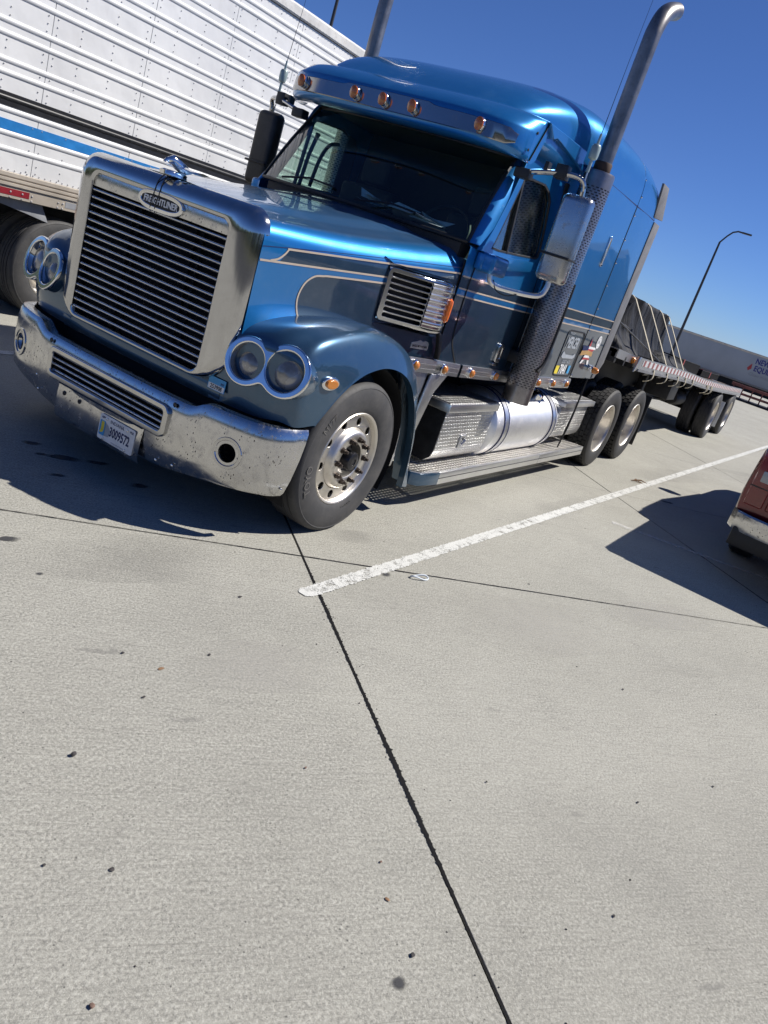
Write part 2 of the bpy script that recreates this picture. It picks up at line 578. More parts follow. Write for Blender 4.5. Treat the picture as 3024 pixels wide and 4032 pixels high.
def text(body, size, mtx, mat, ext=.001, ax='CENTER', sx=1., shear=0., bold=0., fn=None, space=1.):
    c = bpy.data.curves.new('text', 'FONT'); c.body = body; c.size = size; c.align_x = ax; c.align_y = 'CENTER'
    c.extrude = ext; c.shear = shear; c.offset = bold; c.space_character = space; c.resolution_u = 2
    return conv(c, mtx @ Matrix.Diagonal((sx, 1, 1, 1)) if mtx is not None else None, mat, 'text', 35, fn)
def circ(cx, cy, r, n=24): return [(cx+r*cos(2*pi*k/n), cy+r*sin(2*pi*k/n)) for k in range(n)]
def rrect(x0, y0, x1, y1, r, n=5):
    o = []
    for cx, cy, a in ((x1-r, y1-r, 0), (x0+r, y1-r, 90), (x0+r, y0+r, 180), (x1-r, y0+r, 270)):
        for k in range(n+1):
            t = radians(a+90*k/n); o.append((cx+r*cos(t), cy+r*sin(t)))
    return o
def rbox(a, b, mat, bev=.01, seg=2): return B().box(a, b).mesh('box', mat, bev, seg)
def boolcut(me, cutters):
    o = bpy.data.objects.new('tmpb', me); col.objects.link(o); cs = []
    for cme in cutters:
        c = bpy.data.objects.new('tmpc', cme); col.objects.link(c); cs.append(c)
        md = o.modifiers.new('b', 'BOOLEAN'); md.object = c; md.operation = 'DIFFERENCE'; md.solver = 'EXACT'
    dg = bpy.context.evaluated_depsgraph_get()
    r = bpy.data.meshes.new_from_object(o.evaluated_get(dg))
    for q in [o]+cs: bpy.data.objects.remove(q)
    r.shade_smooth(); r.set_sharp_from_angle(angle=radians(35))
    return r
def lerp(tab, x):
    if x <= tab[0][0]: return tab[0][1]
    for (a, b), (c, d) in zip(tab, tab[1:]):
        if x <= c: return b+(d-b)*(x-a)/(c-a)
    return tab[-1][1]
def sm(tab, x):
    """smooth interpolation of a table"""
    if x <= tab[0][0]: return tab[0][1]
    n = len(tab)
    for i in range(n-1):
        if x <= tab[i+1][0]:
            x0, y0 = tab[i]; x1, y1 = tab[i+1]; h = x1-x0; t = (x-x0)/h
            m0 = (y1-tab[i-1][1])/(x1-tab[i-1][0])*h if i else (y1-y0)
            m1 = (tab[i+2][1]-y0)/(tab[i+2][0]-x0)*h if i+2 < n else (y1-y0)
            return (2*t**3-3*t*t+1)*y0+(t**3-2*t*t+t)*m0+(-2*t**3+3*t*t)*y1+(t**3-t*t)*m1
    return tab[-1][1]
def mir(me):
    """mirror copy over y=0"""
    m = me.copy(); m.transform(Matrix.Diagonal((1, -1, 1, 1))); m.flip_normals(); return m
# ================================================================== GROUND
def gz(x): return -0.00033*(x-15)**2 if x > 15 else 0.
UA = radians(-39.3); UD = Vector((cos(UA), sin(UA))); VD = Vector((-sin(UA), cos(UA))); O0 = Vector((.60, -1.36))
def uv(u, v): return O0+UD*u+VD*v
b = B(); rows = []
xs = [-160, -60, -20, -8, 0, 8, 15, 20, 25, 30, 35, 40, 45, 50, 60, 70, 80, 95, 120, 200, 600]
for x in xs:
    rows.append([(x, y, -.03+gz(min(x, 130))) for y in (-600, -160, -60, -25, -12, -6, 0, 6, 12, 25, 60, 160, 600)])
b.grid(rows)
ground = new('ground', b.mesh('ground', CONC)); ground['kind'] = 'structure'
fill = B()
SU, SV, GAP = 4.32, 3.0, .0045
for i in range(-3, 4):
    for j in range(-4, 5):
        u0, u1, v0, v1 = i*SU+GAP, (i+1)*SU-GAP, j*SV+GAP*.6, (j+1)*SV-GAP*.6
        P = [uv(u0, v0), uv(u1, v0), uv(u1, v1), uv(u0, v1)]
        cx = sum(p.x for p in P)/4
        if cx > 16 or cx < -6: continue
        fill.add([(p.x, p.y, -.012) for p in (uv(i*SU, j*SV), uv(i*SU+SU, j*SV), uv(i*SU+SU, j*SV+SV), uv(i*SU, j*SV+SV))], [(0, 1, 2, 3)])
        s = B().prism([(p.x, p.y) for p in P], 2, -.026, random.uniform(-.0006, .0006))
        new('concrete_slab', s.mesh('slab', CONC, .004, 1, smooth=False), ground)
new('joint_filler', fill.mesh('f', SEAL), ground)
def ribbon(fn, n, wfn, z, seed, mat, name, parent, zj=0):
    rnd = random.Random(seed); L, R = [], []
    for k in range(n+1):
        p, d = fn(k/n); nn = Vector((-d.y, d.x)); sl_ = 1+.35*sin(k*.031+seed)+.25*sin(k*.0117*seed+1.3)
        w0, w1 = wfn(rnd)*(sl_ if mat is SEAL else 1), wfn(rnd)*(sl_ if mat is SEAL else 1)
        if mat is LINEP and k < 4: w0 *= (.55, .8, .93, .98)[k]; w1 *= (.55, .8, .93, .98)[k]
        zz = z+gz(p.x)
        L.append((p.x+nn.x*w0, p.y+nn.y*w0, zz)); R.append((p.x-nn.x*w1, p.y-nn.y*w1, zz))
    bb = B(); bb.grid([L, R])
    return new(name, bb.mesh(name, mat, smooth=False), parent)
ribbon(lambda t: (uv(0, -9+18*t), VD), 2600, lambda r: .0046+abs(r.gauss(0, .0034)), .0028, 1, SEAL, 'joint_sealant', ground)
ribbon(lambda t: (uv(-10+20*t, 0), UD), 700, lambda r: .003+abs(r.gauss(0, .0012)), .0024, 2, SEAL, 'joint_sealant', ground)
ribbon(lambda t: (uv(SU, -9+18*t), VD), 700, lambda r: .004+abs(r.gauss(0, .0015)), .0024, 3, SEAL, 'joint_sealant', ground)
# painted bay lines
LA, LB = Vector((.215, -1.665)), Vector((18.9, -2.30)); LD = (LB-LA).normalized()
def lw(r): return .046+r.gauss(0, .0035)
line = ribbon(lambda t: (LA+(LB-LA)*t, LD), 1500, lw, .0045, 5, LINEP, 'painted_bay_line', None)
line['kind'] = 'structure'
LO = Vector((.0, 3.98))
line2 = ribbon(lambda t: (LA+LO+(LB-LA)*t, LD), 400, lw, .0045, 6, LINEP, 'painted_bay_line', None); line2['kind'] = 'structure'
# oil spots and stains: thin irregular films
def blob(name, x, y, rx, ry, ang, mat, seed, z=.0022, n=22, rag=.3):
    r = random.Random(seed); pts = []
    ph = [(r.uniform(0, 6.3), r.uniform(.3, 1)) for _ in range(4)]
    for k in range(n):
        a = 2*pi*k/n; q = 1+rag*sum(s*sin((i+2)*a+p) for i, (p, s) in enumerate(ph))/2
        px, py = rx*q*cos(a), ry*q*sin(a)
        pts.append((x+px*cos(ang)-py*sin(ang), y+px*sin(ang)+py*cos(ang), z))
    return new(name, B().add(pts, [tuple(range(n))]).mesh('blob', mat, smooth=False), ground)
# ================================================================== WHEELS
def tyre_mesh(lugs=False, text_on=False, mat=None, hexa=False):
    b = B()
    half = [(.305, .118), (.318, .128), (.345, .137), (.385, .1425), (.425, .1415), (.455, .136), (.470, .131), (.474, .133), (.484, .128), (.495, .116), (.500, .106)]
    if lugs: crown = [(.486, .103), (.486, 0)]
    else: crown = [(.503, .098), (.5035, .070), (.494, .068), (.494, .058), (.504, .056), (.5045, .024), (.494, .022), (.494, .012), (.5045, .010)]
    right = half+crown
    prof = right+[(r, -h) for r, h in right[::-1] if h > 0]
    b.lathe(prof, (0, 0, 0), (0, -1, 0), 72)
    if lugs:
        n = 44
        rowsL = ((-.103, -.060), (-.052, -.004), (.004, .052), (.060, .103))
        for ri_, (h0, h1) in enumerate(rowsL):
            for k in range(n):
                a0 = 2*pi*(k+.5*(ri_ % 2))/n; da = 2*pi/n*.42
                q = []
                for a, hh in ((a0-da, h0), (a0+da, h0), (a0+da*(.7 if hexa else 1), h1), (a0-da*(.7 if hexa else 1), h1)):
                    for r in (.484, .503): q.append((r*cos(a), -hh, r*sin(a)))
                b.add(q, [(0, 2, 4, 6), (1, 7, 5, 3), (0, 1, 3, 2), (2, 3, 5, 4), (4, 5, 7, 6), (6, 7, 1, 0)])
    me = b.mesh('tyre', mat or RUB, sharp=30)
    return me
def arc_text(body, size, r, a_mid, h, mat):
    """raised sidewall lettering on the -y face; a_mid in the x-z plane"""
    def fn(p):
        a = a_mid-p.x/r*1.0; rr = r+p.y
        return Vector((rr*cos(a), -h-p.z, rr*sin(a)))
    return text(body, size, None, mat, .0018, fn=fn, sx=1.)
TY_S = tyre_mesh(); TY_D = tyre_mesh(True, mat=RUB2); TY_H = tyre_mesh(True, mat=RUB2, hexa=True)
SIDET = plain('sidewall_lettering', (.10, .096, .09), .7)
def rim_steer():
    b = B()
    b.lathe([(.300, -.12), (.290, .04), (.284, .092)], (0, 0, 0), (0, -1, 0), 48)
    b.lathe([(.309, .112), (.314, .122), (.308, .128), (.299, .126), (.291, .116), (.2865, .094), (.283, .0905)], (0, 0, 0), (0, -1, 0), 48)
    b.lathe([(.212, .092), (.205, .098), (.197, .122), (.188, .134), (.176, .139), (.160, .141), (.121, .141), (.115, .137), (.112, .10), (.111, .04)], (0, 0, 0), (0, -1, 0), 48)
    me = b.mesh('rim', RIMM, sharp=40)
    holes = [circ(.247*cos(2*pi*(k+.25)/10), .247*sin(2*pi*(k+.25)/10), .029, 16) for k in range(10)]
    pl = c2d([circ(0, 0, .2835, 60), circ(0, 0, .2115, 60)]+holes, frame((0, 0, 0), (1, 0, 0), (0, 0, 1)), RIMM, .004, .002)
    # frame: local z = x cross zup = -y
    for v in pl.vertices:
        r = hypot(v.co.x, v.co.z); v.co.y -= .0905+(.2835-r)*.05
    bm = bmesh.new(); bm.from_mesh(me); bm.from_mesh(pl); bm.to_mesh(me); bm.free()
    me.shade_smooth(); me.set_sharp_from_angle(angle=radians(40))
    return me
def rim_drive():
    b = B()
    b.lathe([(.309, .112), (.314, .122), (.308, .128), (.299, .126), (.291, .114), (.287, .09), (.284, .02), (.272, -.03), (.262, -.052), (.245, -.062), (.205, -.066), (.192, -.060), (.175, -.058),
             (.12, -.058), (.118, -.04), (.112, .0), (.105, .018), (.085, .024), (.02, .025)], (0, 0, 0), (0, -1, 0), 48)
    return b.mesh('rim', RIMM, sharp=40)
RIM_S, RIM_D = rim_steer(), rim_drive()
def lug_mesh():
    b = B()
    b.lathe([(.021, .0), (.021, .006), (.0165, .007), (.0165, .026), (.013, .029)], (0, 0, 0), (0, -1, 0), 6, True)
    b.lathe([(.010, .026), (.010, .045), (.007, .047)], (0, 0, 0), (0, -1, 0), 8, True)
    return b.mesh('lug', LUG, sharp=30)
LUGM = lug_mesh()
def hub_steer():
    b = B()
    b.lathe([(.109, .06), (.109, .07), (.075, .075), (.074, .10)], (0, 0, 0), (0, -1, 0), 32, True)
    b.lathe([(.062, .09), (.062, .155), (.056, .166), (.040, .172), (.022, .172), (.020, .167), (.005, .167)], (0, 0, 0), (0, -1, 0), 28, True)
    return b.mesh('hub', GUNM, sharp=40)
HUB = hub_steer()
DRUM = B().lathe([(.27, -.11), (.27, .03), (.24, .05), (.02, .05)], (0, 0, 0), (0, -1, 0), 32, True).mesh('drum', FRAME)
TXT1 = arc_text('TOYO', .074, .410, radians(195), .1425, SIDET)
TXT2 = arc_text('M177', .060, .415, radians(143), .1425, SIDET)
TXT3 = arc_text('295/75R22.5', .020, .345, radians(290), .1375, SIDET)
def add_wheel(parent, x, y, z, kind, side, full=False, tyre=None, lugs=True):
    """side -1: outer face to -y"""
    rz = 0 if side < 0 else pi
    wl = new('wheel', RIM_S if kind == 's' else RIM_D, parent, (x, y, z), rz)
    new('tyre', tyre or (TY_S if kind == 's' else TY_D), wl)
    if kind == 's':
        new('hub_cap', HUB, wl)
        new('brake_drum', DRUM, wl)
        if full:
            for t in (TXT1, TXT2, TXT3): new('sidewall_lettering', t, wl)
    if lugs:
        h = .139 if kind == 's' else -.058
        for k in range(10):
            a = 2*pi*(k+.1)/10
            o = new('lug_nut', LUGM, wl); o.location = (.1425*cos(a), -h, .1425*sin(a)); o.rotation_euler = (0, a, 0)
    if kind == 'd':
        o = new('inner_tyre', tyre or TY_D, wl); o.location = (0, .33, 0)
    return wl

# ================================================================== SEMI TRUCK
T = thing('semi_truck', 'blue and slate long-nose semi truck tractor with chrome grille and sleeper cab', 'truck', (4.0, 0, 0))
def both(name, me, parent=T):
    p2 = parent if isinstance(parent, (list, tuple)) else (parent, parent)
    return new(name, me, p2[0]), new(name, mir(me), p2[1])
XF, XR1, XR2 = 1.084, 6.727, 8.047
add_wheel(T, XF, -1.048, .502, 's', -1, True)
add_wheel(T, XF, 1.048, .502, 's', 1)
for xx, ty in ((XR1, TY_D), (XR2, TY_H)):
    add_wheel(T, xx, -1.085, .502, 'd', -1, tyre=ty)
    add_wheel(T, xx, 1.085, .502, 'd', 1, tyre=ty)
# chassis
for s in (-1, 1):
    new('frame_rail', rbox((.55, s*.43-.04, .78), (9.0, s*.43+.04, 1.04), FRAME, .01), T)
new('front_axle', B().tube([(XF, -.95, .47), (XF, -.6, .42), (XF, .6, .42), (XF, .95, .47)], .06, 10).mesh('a', FRAME), T)
for xx in (XR1, XR2):
    new('drive_axle', B().tube([(xx, -1.0, .5), (xx, -.25, .5), (xx, -.2, .5), (xx, .2, .5), (xx, .25, .5), (xx, 1.0, .5)], [.08, .08, .2, .2, .08, .08], 14).mesh('a', FRAME), T)
new('fifth_wheel', B().lathe([(.02, 0), (.45, 0), (.47, .04), (.45, .08), (.02, .08)], (7.3, 0, 1.08), (0, 0, 1), 28, True).mesh('fw', FRAME), T)
new('engine_block', rbox((.62, -.40, .55), (2.05, .40, 1.45), FRAME, .05), T)
new('radiator', rbox((.40, -.66, .80), (.55, .66, 1.66), DARK, .02), T)
new('transmission', rbox((2.1, -.32, .42), (4.4, .32, .98), FRAME, .05), T)

# ---------------------------------------------------------------- hood
HX0, HX1 = .315, 2.115
def hW(x):
    t = (x-HX0)/(HX1-HX0); return .742+.245*t**.95
def hH(x): return sm([(.3, 1.778), (1.0, 1.828), (1.6, 1.893), (2.12, 1.965)], x)
def hR(x): return sm([(.3, .10), (.8, .135), (2.12, .20)], x)
def hood_y(x, z):
    """outer half width of the hood side at height z"""
    return hW(x)+(.03*(1.45-z) if z < 1.45 else 0)
def hood_section(x, zb):
    W, H, R = hW(x), hH(x), hR(x)
    cro = .05
    o = []
    zt = H-cro-R
    for k in range(9):
        z = zb+(zt-zb)*k/8; o.append((x, -hood_y(x, z), z))
    for k in range(1, 11):
        a = radians(90*k/10); o.append((x, -(W-R+R*cos(a)), zt+R*sin(a)))
    yin = W-R
    rb = .46+.10*(x-.3)/1.8
    for k in range(1, 13):
        yy = yin*(1-k/12); z = H-cro*(yy/yin)**2
        q = min(1, max(0, (rb-yy)/.05)); q = q*q*(3-2*q)
        o.append((x, -yy, z+(.018*min(1, (x-.3)/.5)*q)))
    return o
rows = []
for k in range(33):
    x = HX0+(HX1-HX0)*k/32
    s = hood_section(x, .86 if x < 1.75 else .86+.28*min(1, (x-1.75)/.1))
    rows.append(s+[(p[0], -p[1], p[2]) for p in s[-2::-1]])
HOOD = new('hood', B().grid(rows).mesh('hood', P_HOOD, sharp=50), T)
# hood seam and lid panel lines
def side_ribbon(pts, w, off, mat, name, parent, n=8, yf=hood_y):
    P = cr([(p[0], p[1], 0) for p in pts], n) if n > 1 else [Vector((*p, 0)) for p in pts]
    for s in (-1, 1):
        L, R = [], []
        for i, p in enumerate(P):
            d = (P[min(i+1, len(P)-1)]-P[max(i-1, 0)]).normalized(); nn = Vector((-d.y, d.x, 0))
            for lst, q in ((L, p+nn*w/2), (R, p-nn*w/2)): lst.append((q.x, s*(yf(q.x, q.y)+off), q.y))
        new(name, B().grid([L, R]).mesh('r', mat, smooth=False), parent)
PW = .011
def zt_(x): return (x-.45)*.0905+1.611
def zm_(x): return (x-.22)*.0788+1.519
def zb_(x): return (x-1.2)*.0790+1.557
side_ribbon([(x, zt_(x)) for x in (.49, .9, 1.4, 1.8, 2.0, 2.11)], PW, .0025, PIN, 'pinstripe', HOOD)
side_ribbon([(.50, zt_(.50)), (.478, 1.585), (.44, 1.553), (.39, 1.536)], PW, .003, PIN, 'pinstripe', HOOD)
side_ribbon([(x, zm_(x)) for x in (.32, .9, 1.4, 1.8, 2.11)], PW, .0025, PIN, 'pinstripe', HOOD)
side_ribbon([(2.11, zb_(2.11)), (1.6, zb_(1.6)), (1.1, zb_(1.1)), (.86, zb_(.86)-.001)]+[(.80+.152*cos(a), 1.37+.152*sin(a)) for a in [radians(d) for d in (88, 115, 145, 180, 215, 245, 270)]]+[(.9, 1.215), (1.0, 1.20)], PW, .0035, PIN, 'pinstripe', HOOD, 4)
side_ribbon([(.318, 1.598), (.6, 1.635), (1.2, 1.705), (2.11, 1.80)], .004, .002, NAVY, 'panel_seam', HOOD, 6)
# grille shell
def shell_loop(hw, zt, zb, r, dr=0, taper=0., n=7):
    o = []; q = taper if taper else r
    for cx, cz, a, r_ in ((hw-r, zt-r, 0, r), (-hw+r, zt-r, 90, r), (-hw+q, zb+q, 180, q), (hw-q, zb+q, 270, q)):
        for k in range(n+1):
            t = radians(a+90*k/n); o.append((cx+r_*cos(t), cz+r_*sin(t)))
    return o
loops = [(.300, .548, 1.655, .838, .045, 0), (.246, .553, 1.660, .832, .05, 0), (.240, .562, 1.668, .824, .055, 0), (.2405, .580, 1.682, .812, .07, .08)]
for k in range(1, 10):
    th = radians(10*k)
    loops.append((.350-.1095*cos(th)**.9, .585+.159*sin(th), 1.686+.088*sin(th), .810-.008*sin(th), .075+.045*sin(th), .09+.13*sin(th)))
rows = []
for x, hw, zt, zb, r, tp in loops:
    L = shell_loop(hw, zt, zb, r, taper=tp)
    rows.append([(x+(.02*(1-min(1, abs(y)/.56)**2) * -.0), y, z+(.012*(1-(y/hw)**2) if z > 1.4 else 0)) for y, z in L])
SHELL = new('grille_surround', B().grid(rows, True).mesh('shell', CHROME_W, sharp=50), T)
# header plate and slats
hdr = B().box((.252, -.549, 1.588), (.262, .549, 1.664)).mesh('h', CHROME_D, .002)
new('grille_header', hdr, SHELL)
sl_prof = [(-.016, .006), (-.018, .0), (-.013, -.006), (.004, -.010), (.018, -.008), (.018, .004), (.002, .008), (-.010, .011)]
slat = B().grid([[(.268+px, yy, pz) for px, pz in sl_prof] for yy in (-.548, .548)], True, True).mesh('slat', CHROME_D, sharp=60)
for k in range(17):
    o = new('grille_slat', slat, SHELL); o.location = (0, 0, 1.567-k*.0435)
new('grille_backing', rbox((.315, -.56, .80), (.325, .56, 1.66), DARK, 0), SHELL)
for yy in (-.335, -.275, .175, .235):
    new('grille_bracket', rbox((.296, yy-.010, .84), (.304, yy+.010, 1.6), DARK, 0), SHELL)
# emblem
EMX = frame((.246, -.026, 1.627), (0, -1, 0), (0, 0, 1))
def stad(w, h, n=20):
    o = []
    for k in range(n*2):
        t = 2*pi*k/(2*n); c, s_ = cos(t), sin(t)
        o.append((w/2*abs(c)**.62*(1 if c > 0 else -1), h/2*abs(s_)**.85*(1 if s_ > 0 else -1)))
    return o
EM = new('emblem', c2d([stad(.352, .100), stad(.318, .070)], EMX, CHROME, .004, .005), SHELL)
new('emblem_field', c2d([stad(.320, .072)], EMX, BLACKI, .002), SHELL)
new('emblem_lettering', text('FREIGHTLINER', .050, EMX @ Matrix.Translation((0, -.001, .003)), WHITEI, .002, sx=.84, bold=.0008), SHELL)
for k, dy in enumerate((0.03, -.008)):
    new('tie_cord', B().tube(cr([(.36, dy*.6, 1.80), (.30, dy*.9, 1.785), (.252, dy, 1.74), (.236, dy*1.1, 1.66), (.236, dy+.012, 1.60), (.245, dy+.014, 1.565)], 5), .003, 6).mesh('cord', BLACK), SHELL)
# hood ornament: chrome bird with raised wings on a stepped base
ob = B()
ob.grid([[(.285+.115*cos(a)*s+.03, .058*sin(a)*s, zz) for a in [2*pi*k/16 for k in range(16)]] for s, zz in ((.80, 1.778), (.82, 1.800), (.66, 1.808))], True, True)
body = [((.255, 0, 1.852), .010), ((.265, 0, 1.855), .018), ((.29, 0, 1.862), .026), ((.33, 0, 1.845), .030), ((.37, 0, 1.832), .030), ((.41, 0, 1.826), .020), ((.45, 0, 1.83), .008)]
ob.tube([p for p, r in body], [r for p, r in body], 12)
ORN = B(); ORN.v, ORN.f, ORN.mi = ob.v, ob.f, ob.mi
for s in (-1, 1):
    wing = []
    for t, zz, c0, c1 in ((0, 1.838, .31, .40), (.4, 1.832, .30, .43), (.8, 1.828, .32, .46), (1., 1.832, .38, .485)):
        yy = s*(.02+.085*t)
        wing.append([(c0, yy, zz), ((c0+c1)/2, yy, zz+.010), (c1, yy, zz+.004), ((c0+c1)/2, yy, zz-.006)])
    ORN.grid(wing, True, True)
ORN.tube([(.272, 0, 1.862), (.245, 0, 1.850), (.228, 0, 1.842)], [.014, .012, .004], 8)
new('hood_ornament', ORN.mesh('orn', CHROME, sharp=60), T)
# little scuffs / bugs on the hood shoulder
# front valance under the grille
val = []
for yy in [-.70+.1*k for k in range(15)]:
    q = abs(yy)/.70; xo = .30+.015*q*q
    val.append([(xo+.05, yy, .825), (xo+.012, yy, .815), (xo, yy, .79), (xo+.002, yy, .735), (xo+.02, yy, .705), (xo+.09, yy, .70)])
new('valance', B().grid(val).mesh('val', P_SLATE), T)
new('bumper_gap', rbox((.36, -.98, .50), (.50, .98, .82), DARK, 0), T)
# ---------------------------------------------------------------- fenders
stn = [  # L lip, C outer crown, K crest, I inner
 ((.575, -1.195, .745), (.455, -1.160, .735), (.345, -.95, .725), (.318, -.62, .715)),
 ((.625, -1.203, .83), (.432, -1.168, .86), (.318, -.95, .87), (.303, -.62, .87)),
 ((.690, -1.208, .92), (.436, -1.172, 1.00), (.318, -.95, 1.03), (.305, -.64, 1.01)),
 ((.760, -1.210, .99), (.458, -1.168, 1.11), (.325, -.95, 1.145), (.315, -.66, 1.11)),
 ((.840, -1.210, 1.045), (.560, -1.160, 1.195), (.430, -.95, 1.240), (.42, -.70, 1.19)),
 ((.950, -1.210, 1.09), (.760, -1.150, 1.245), (.680, -.95, 1.300), (.66, -.73, 1.255)),
 ((1.12, -1.210, 1.12), (1.03, -1.140, 1.275), (.990, -.96, 1.320), (.99, -.77, 1.29)),
 ((1.31, -1.210, 1.10), (1.33, -1.140, 1.235), (1.33, -.97, 1.285), (1.33, -.82, 1.26)),
 ((1.48, -1.210, 1.03), (1.555, -1.145, 1.135), (1.59, -.99, 1.18), (1.60, -.86, 1.16)),
 ((1.62, -1.210, .90), (1.690, -1.160, .99), (1.735, -1.03, 1.03), (1.75, -.92, 1.02)),
 ((1.715, -1.210, .76), (1.765, -1.180, .81), (1.80, -1.09, .84), (1.815, -1.0, .84)),
 ((1.795, -1.210, .58), (1.838, -1.190, .60), (1.87, -1.12, .615), (1.885, -1.04, .615)),
 ((1.84, -1.210, .41), (1.885, -1.192, .41), (1.915, -1.12, .415), (1.93, -1.04, .415)),
 ((1.865, -1.210, .235), (1.955, -1.198, .228), (1.99, -1.12, .232), (2.00, -1.04, .232))]
def fend_grid(n=5, m=5):
    base = []
    for L, C, K, I in stn:
        L2 = (L[0], L[1]+.05, L[2]-.0)
        LL = (L[0]-(.006), L[1]-.002, L[2]+.012)
        mid = tuple((a*.5+b_*.5) for a, b_ in zip(C, K)); mid = (mid[0]-.0, mid[1]-.025, mid[2]+.012)
        base.append(cr([L2, L, LL, C, mid, K, I], m))
    cols_ = list(zip(*base))
    return [list(r) for r in zip(*[cr(c_, n) for c_ in cols_])]
FR = fend_grid()
FME = B().grid(FR).mesh('fender', P_SLATE, sharp=50)
FEN = both('fender', FME)
well = []
for k in range(25):
    a = radians(-28+236*k/24); r = .60
    well.append([(XF+.03+r*cos(a), yy, .50+r*sin(a)) for yy in (-1.14, -.62)])
both('wheel_well', B().grid(well).mesh('well', DARK))
both('wheel_well_wall', B().prism([(.42, .3), (1.75, .3), (1.75, 1.15), (.42, 1.15)], 1, -.66, -.64).mesh('ww', DARK))
# wheel-arch lip highlight ribs are part of the fender sheet; headlamps
PI_, PO_ = Vector((.300, -.862, 1.004)), Vector((.352, -1.078, 1.023))
def headlamp():
    ax = (PO_-PI_).normalized(); upv = Vector((.24, 0, 1)); upv = (upv-ax*ax.dot(upv)).normalized()
    mid = (PI_+PO_)/2; nrm = ax.cross(upv)  # should face -x
    if nrm.x > 0: nrm = -nrm
    d = (PO_-PI_).length/2
    rO, rI = .138, .128
    def sdf(px, py):
        a = hypot(px+d*1.02, py)-rI; b_ = hypot(px-d*1.02, py)-rO
        k = .055; h = max(k-abs(a-b_), 0)/k
        return min(a, b_)-h*h*k*.25
    loop = []
    for k in range(64):
        t = 2*pi*k/64; lo, hi = .02, .4
        for _ in range(30):
            m_ = (lo+hi)/2
            if sdf(m_*cos(t), m_*sin(t)) < 0: lo = m_
            else: hi = m_
        loop.append((lo*cos(t), lo*sin(t)))
    xd = ax; yd = upv
    z_ = xd.cross(yd)
    if (z_-nrm).length > .5: xd = -ax; flip = True
    else: flip = False
    fr = frame(mid+nrm*.012, xd, yd)
    sg = -1 if flip else 1
    holes = [circ(-d*1.02*sg, 0, .109, 32), circ(d*1.02*sg, 0, .119, 32)]
    lp = [(p[0]*sg, p[1]) for p in loop]
    bez = c2d([lp]+holes, fr, CHROME, .004, .009, res=4)
    out = []
    for c_, ro, rl in ((PI_, .104, .076), (PO_, .114, .088)):
        cup = B().lathe([(ro+.006, .022), (ro-.002, .012), (ro-.012, -.02), (rl+.006, -.045), (rl, -.05)], c_, nrm, 36).mesh('cup', CHROME_W)
        lens = B().lathe([(rl+.004, -.05), (rl, -.036), (rl*.92, -.018), (rl*.72, -.002), (rl*.42, .008), (.001, .012)], c_-nrm*.0, nrm, 32).mesh('lens', HEADL)
        out.append((cup, lens))
    # pod body behind the bezel
    body = c2d([lp]+[circ(-d*1.02*sg, 0, .104, 32), circ(d*1.02*sg, 0, .114, 32)], frame(mid-nrm*.06, xd, yd), P_SLATE, .07, .002)
    return bez, out, body
bez, cups, pod = headlamp()
bz = both('headlamp_bezel', bez, FEN)
both('headlamp_pod', pod, FEN)
for cup, lens in cups:
    both('headlamp_cup', cup, FEN); both('headlamp', lens, FEN)
# side marker
fm = frame((.600, -1.203, 1.010), (1, -.16, 0), (0, -.12, 1))
both('side_marker_bezel', c2d([[(.062*cos(t), .034*sin(t)) for t in [2*pi*k/28 for k in range(28)]]], fm, CHROME, .006, .006), FEN)
both('side_marker', c2d([[(.040*cos(t), .022*sin(t)) for t in [2*pi*k/24 for k in range(24)]]], fm @ Matrix.Translation((.004, 0, .014)), AMBER, .004, .006), FEN)
# registration sticker on driver-side fender
sf = frame((.298, -.682, .808), (.05, -1, 0), (0, 0, 1))
STK = new('sticker', c2d([rrect(-.062, -.036, .062, .036, .003)], sf, SKYI, .0012), FEN[0])
new('sticker_panel', c2d([rrect(-.058, -.033, .058, -.002, .002)], sf @ Matrix.Translation((0, 0, .0014)), WHITEI, .0006), FEN[0])
new('sticker_lettering', text('253908', .034, sf @ Matrix.Translation((0, -.018, .0026)), BLACKI, .0004, sx=.85, bold=.0006), FEN[0])
new('sticker_lettering', text('NY', .018, sf @ Matrix.Translation((.04, .010, .0016)), NAVY, .0004, bold=.0006), FEN[0])
# ---------------------------------------------------------------- bumper
plan = cr([(.150, 0, 0), (.153, -.30, 0), (.166, -.56, 0), (.196, -.78, 0), (.226, -.93, 0), (.272, -1.06, 0), (.345, -1.140, 0), (.45, -1.176, 0), (.560, -1.190, 0)], 6)
def btop(y):
    a = abs(y); return sm([(0, .664), (.55, .664), (.66, .668), (.70, .690), (.745, .712), (.80, .714), (1.2, .722)], a)
def bbot(y):
    return sm([(0, .24), (.45, .248), (.75, .285), (.95, .310), (1.1, .325), (1.2, .325)], abs(y))
rows = []
full = [(p.x, -p.y) for p in plan[::-1]]+[(p.x, p.y) for p in plan[1:]]
for x, y in full:
    i = full.index((x, y)); a = full[max(i-1, 0)]; c_ = full[min(i+1, len(full)-1)]
    tx, ty = c_[0]-a[0], c_[1]-a[1]; l = hypot(tx, ty); nx, ny = ty/l, -tx/l  # outward
    if nx*(-1)+ny*(1 if y > 0 else -1)*.5 < 0: nx, ny = -nx, -ny
    zt, zb = btop(y), bbot(y); e = .085*max(0, (x-.345)/.215)
    r = []
    for off, f in ((-.075, 1.0), (-.035, 1.012), (-.012, 1.0), (0, .955), (.008, .80), (.012, .55), (.008, .25), (-.004, .05), (-.018, 0), (-.05, .0)):
        z = zb+(zt-zb)*f; xs_ = x-e*(1-f)
        r.append((xs_-nx*(-off), y+ny*off, z))
    rows.append(r)
bme = B().grid(rows).mesh('bumper', CHROME_D, sharp=50)
fogc = Vector((.228, -.936, .506)); fogn = Vector((-.97, -.26, 0)).normalized()
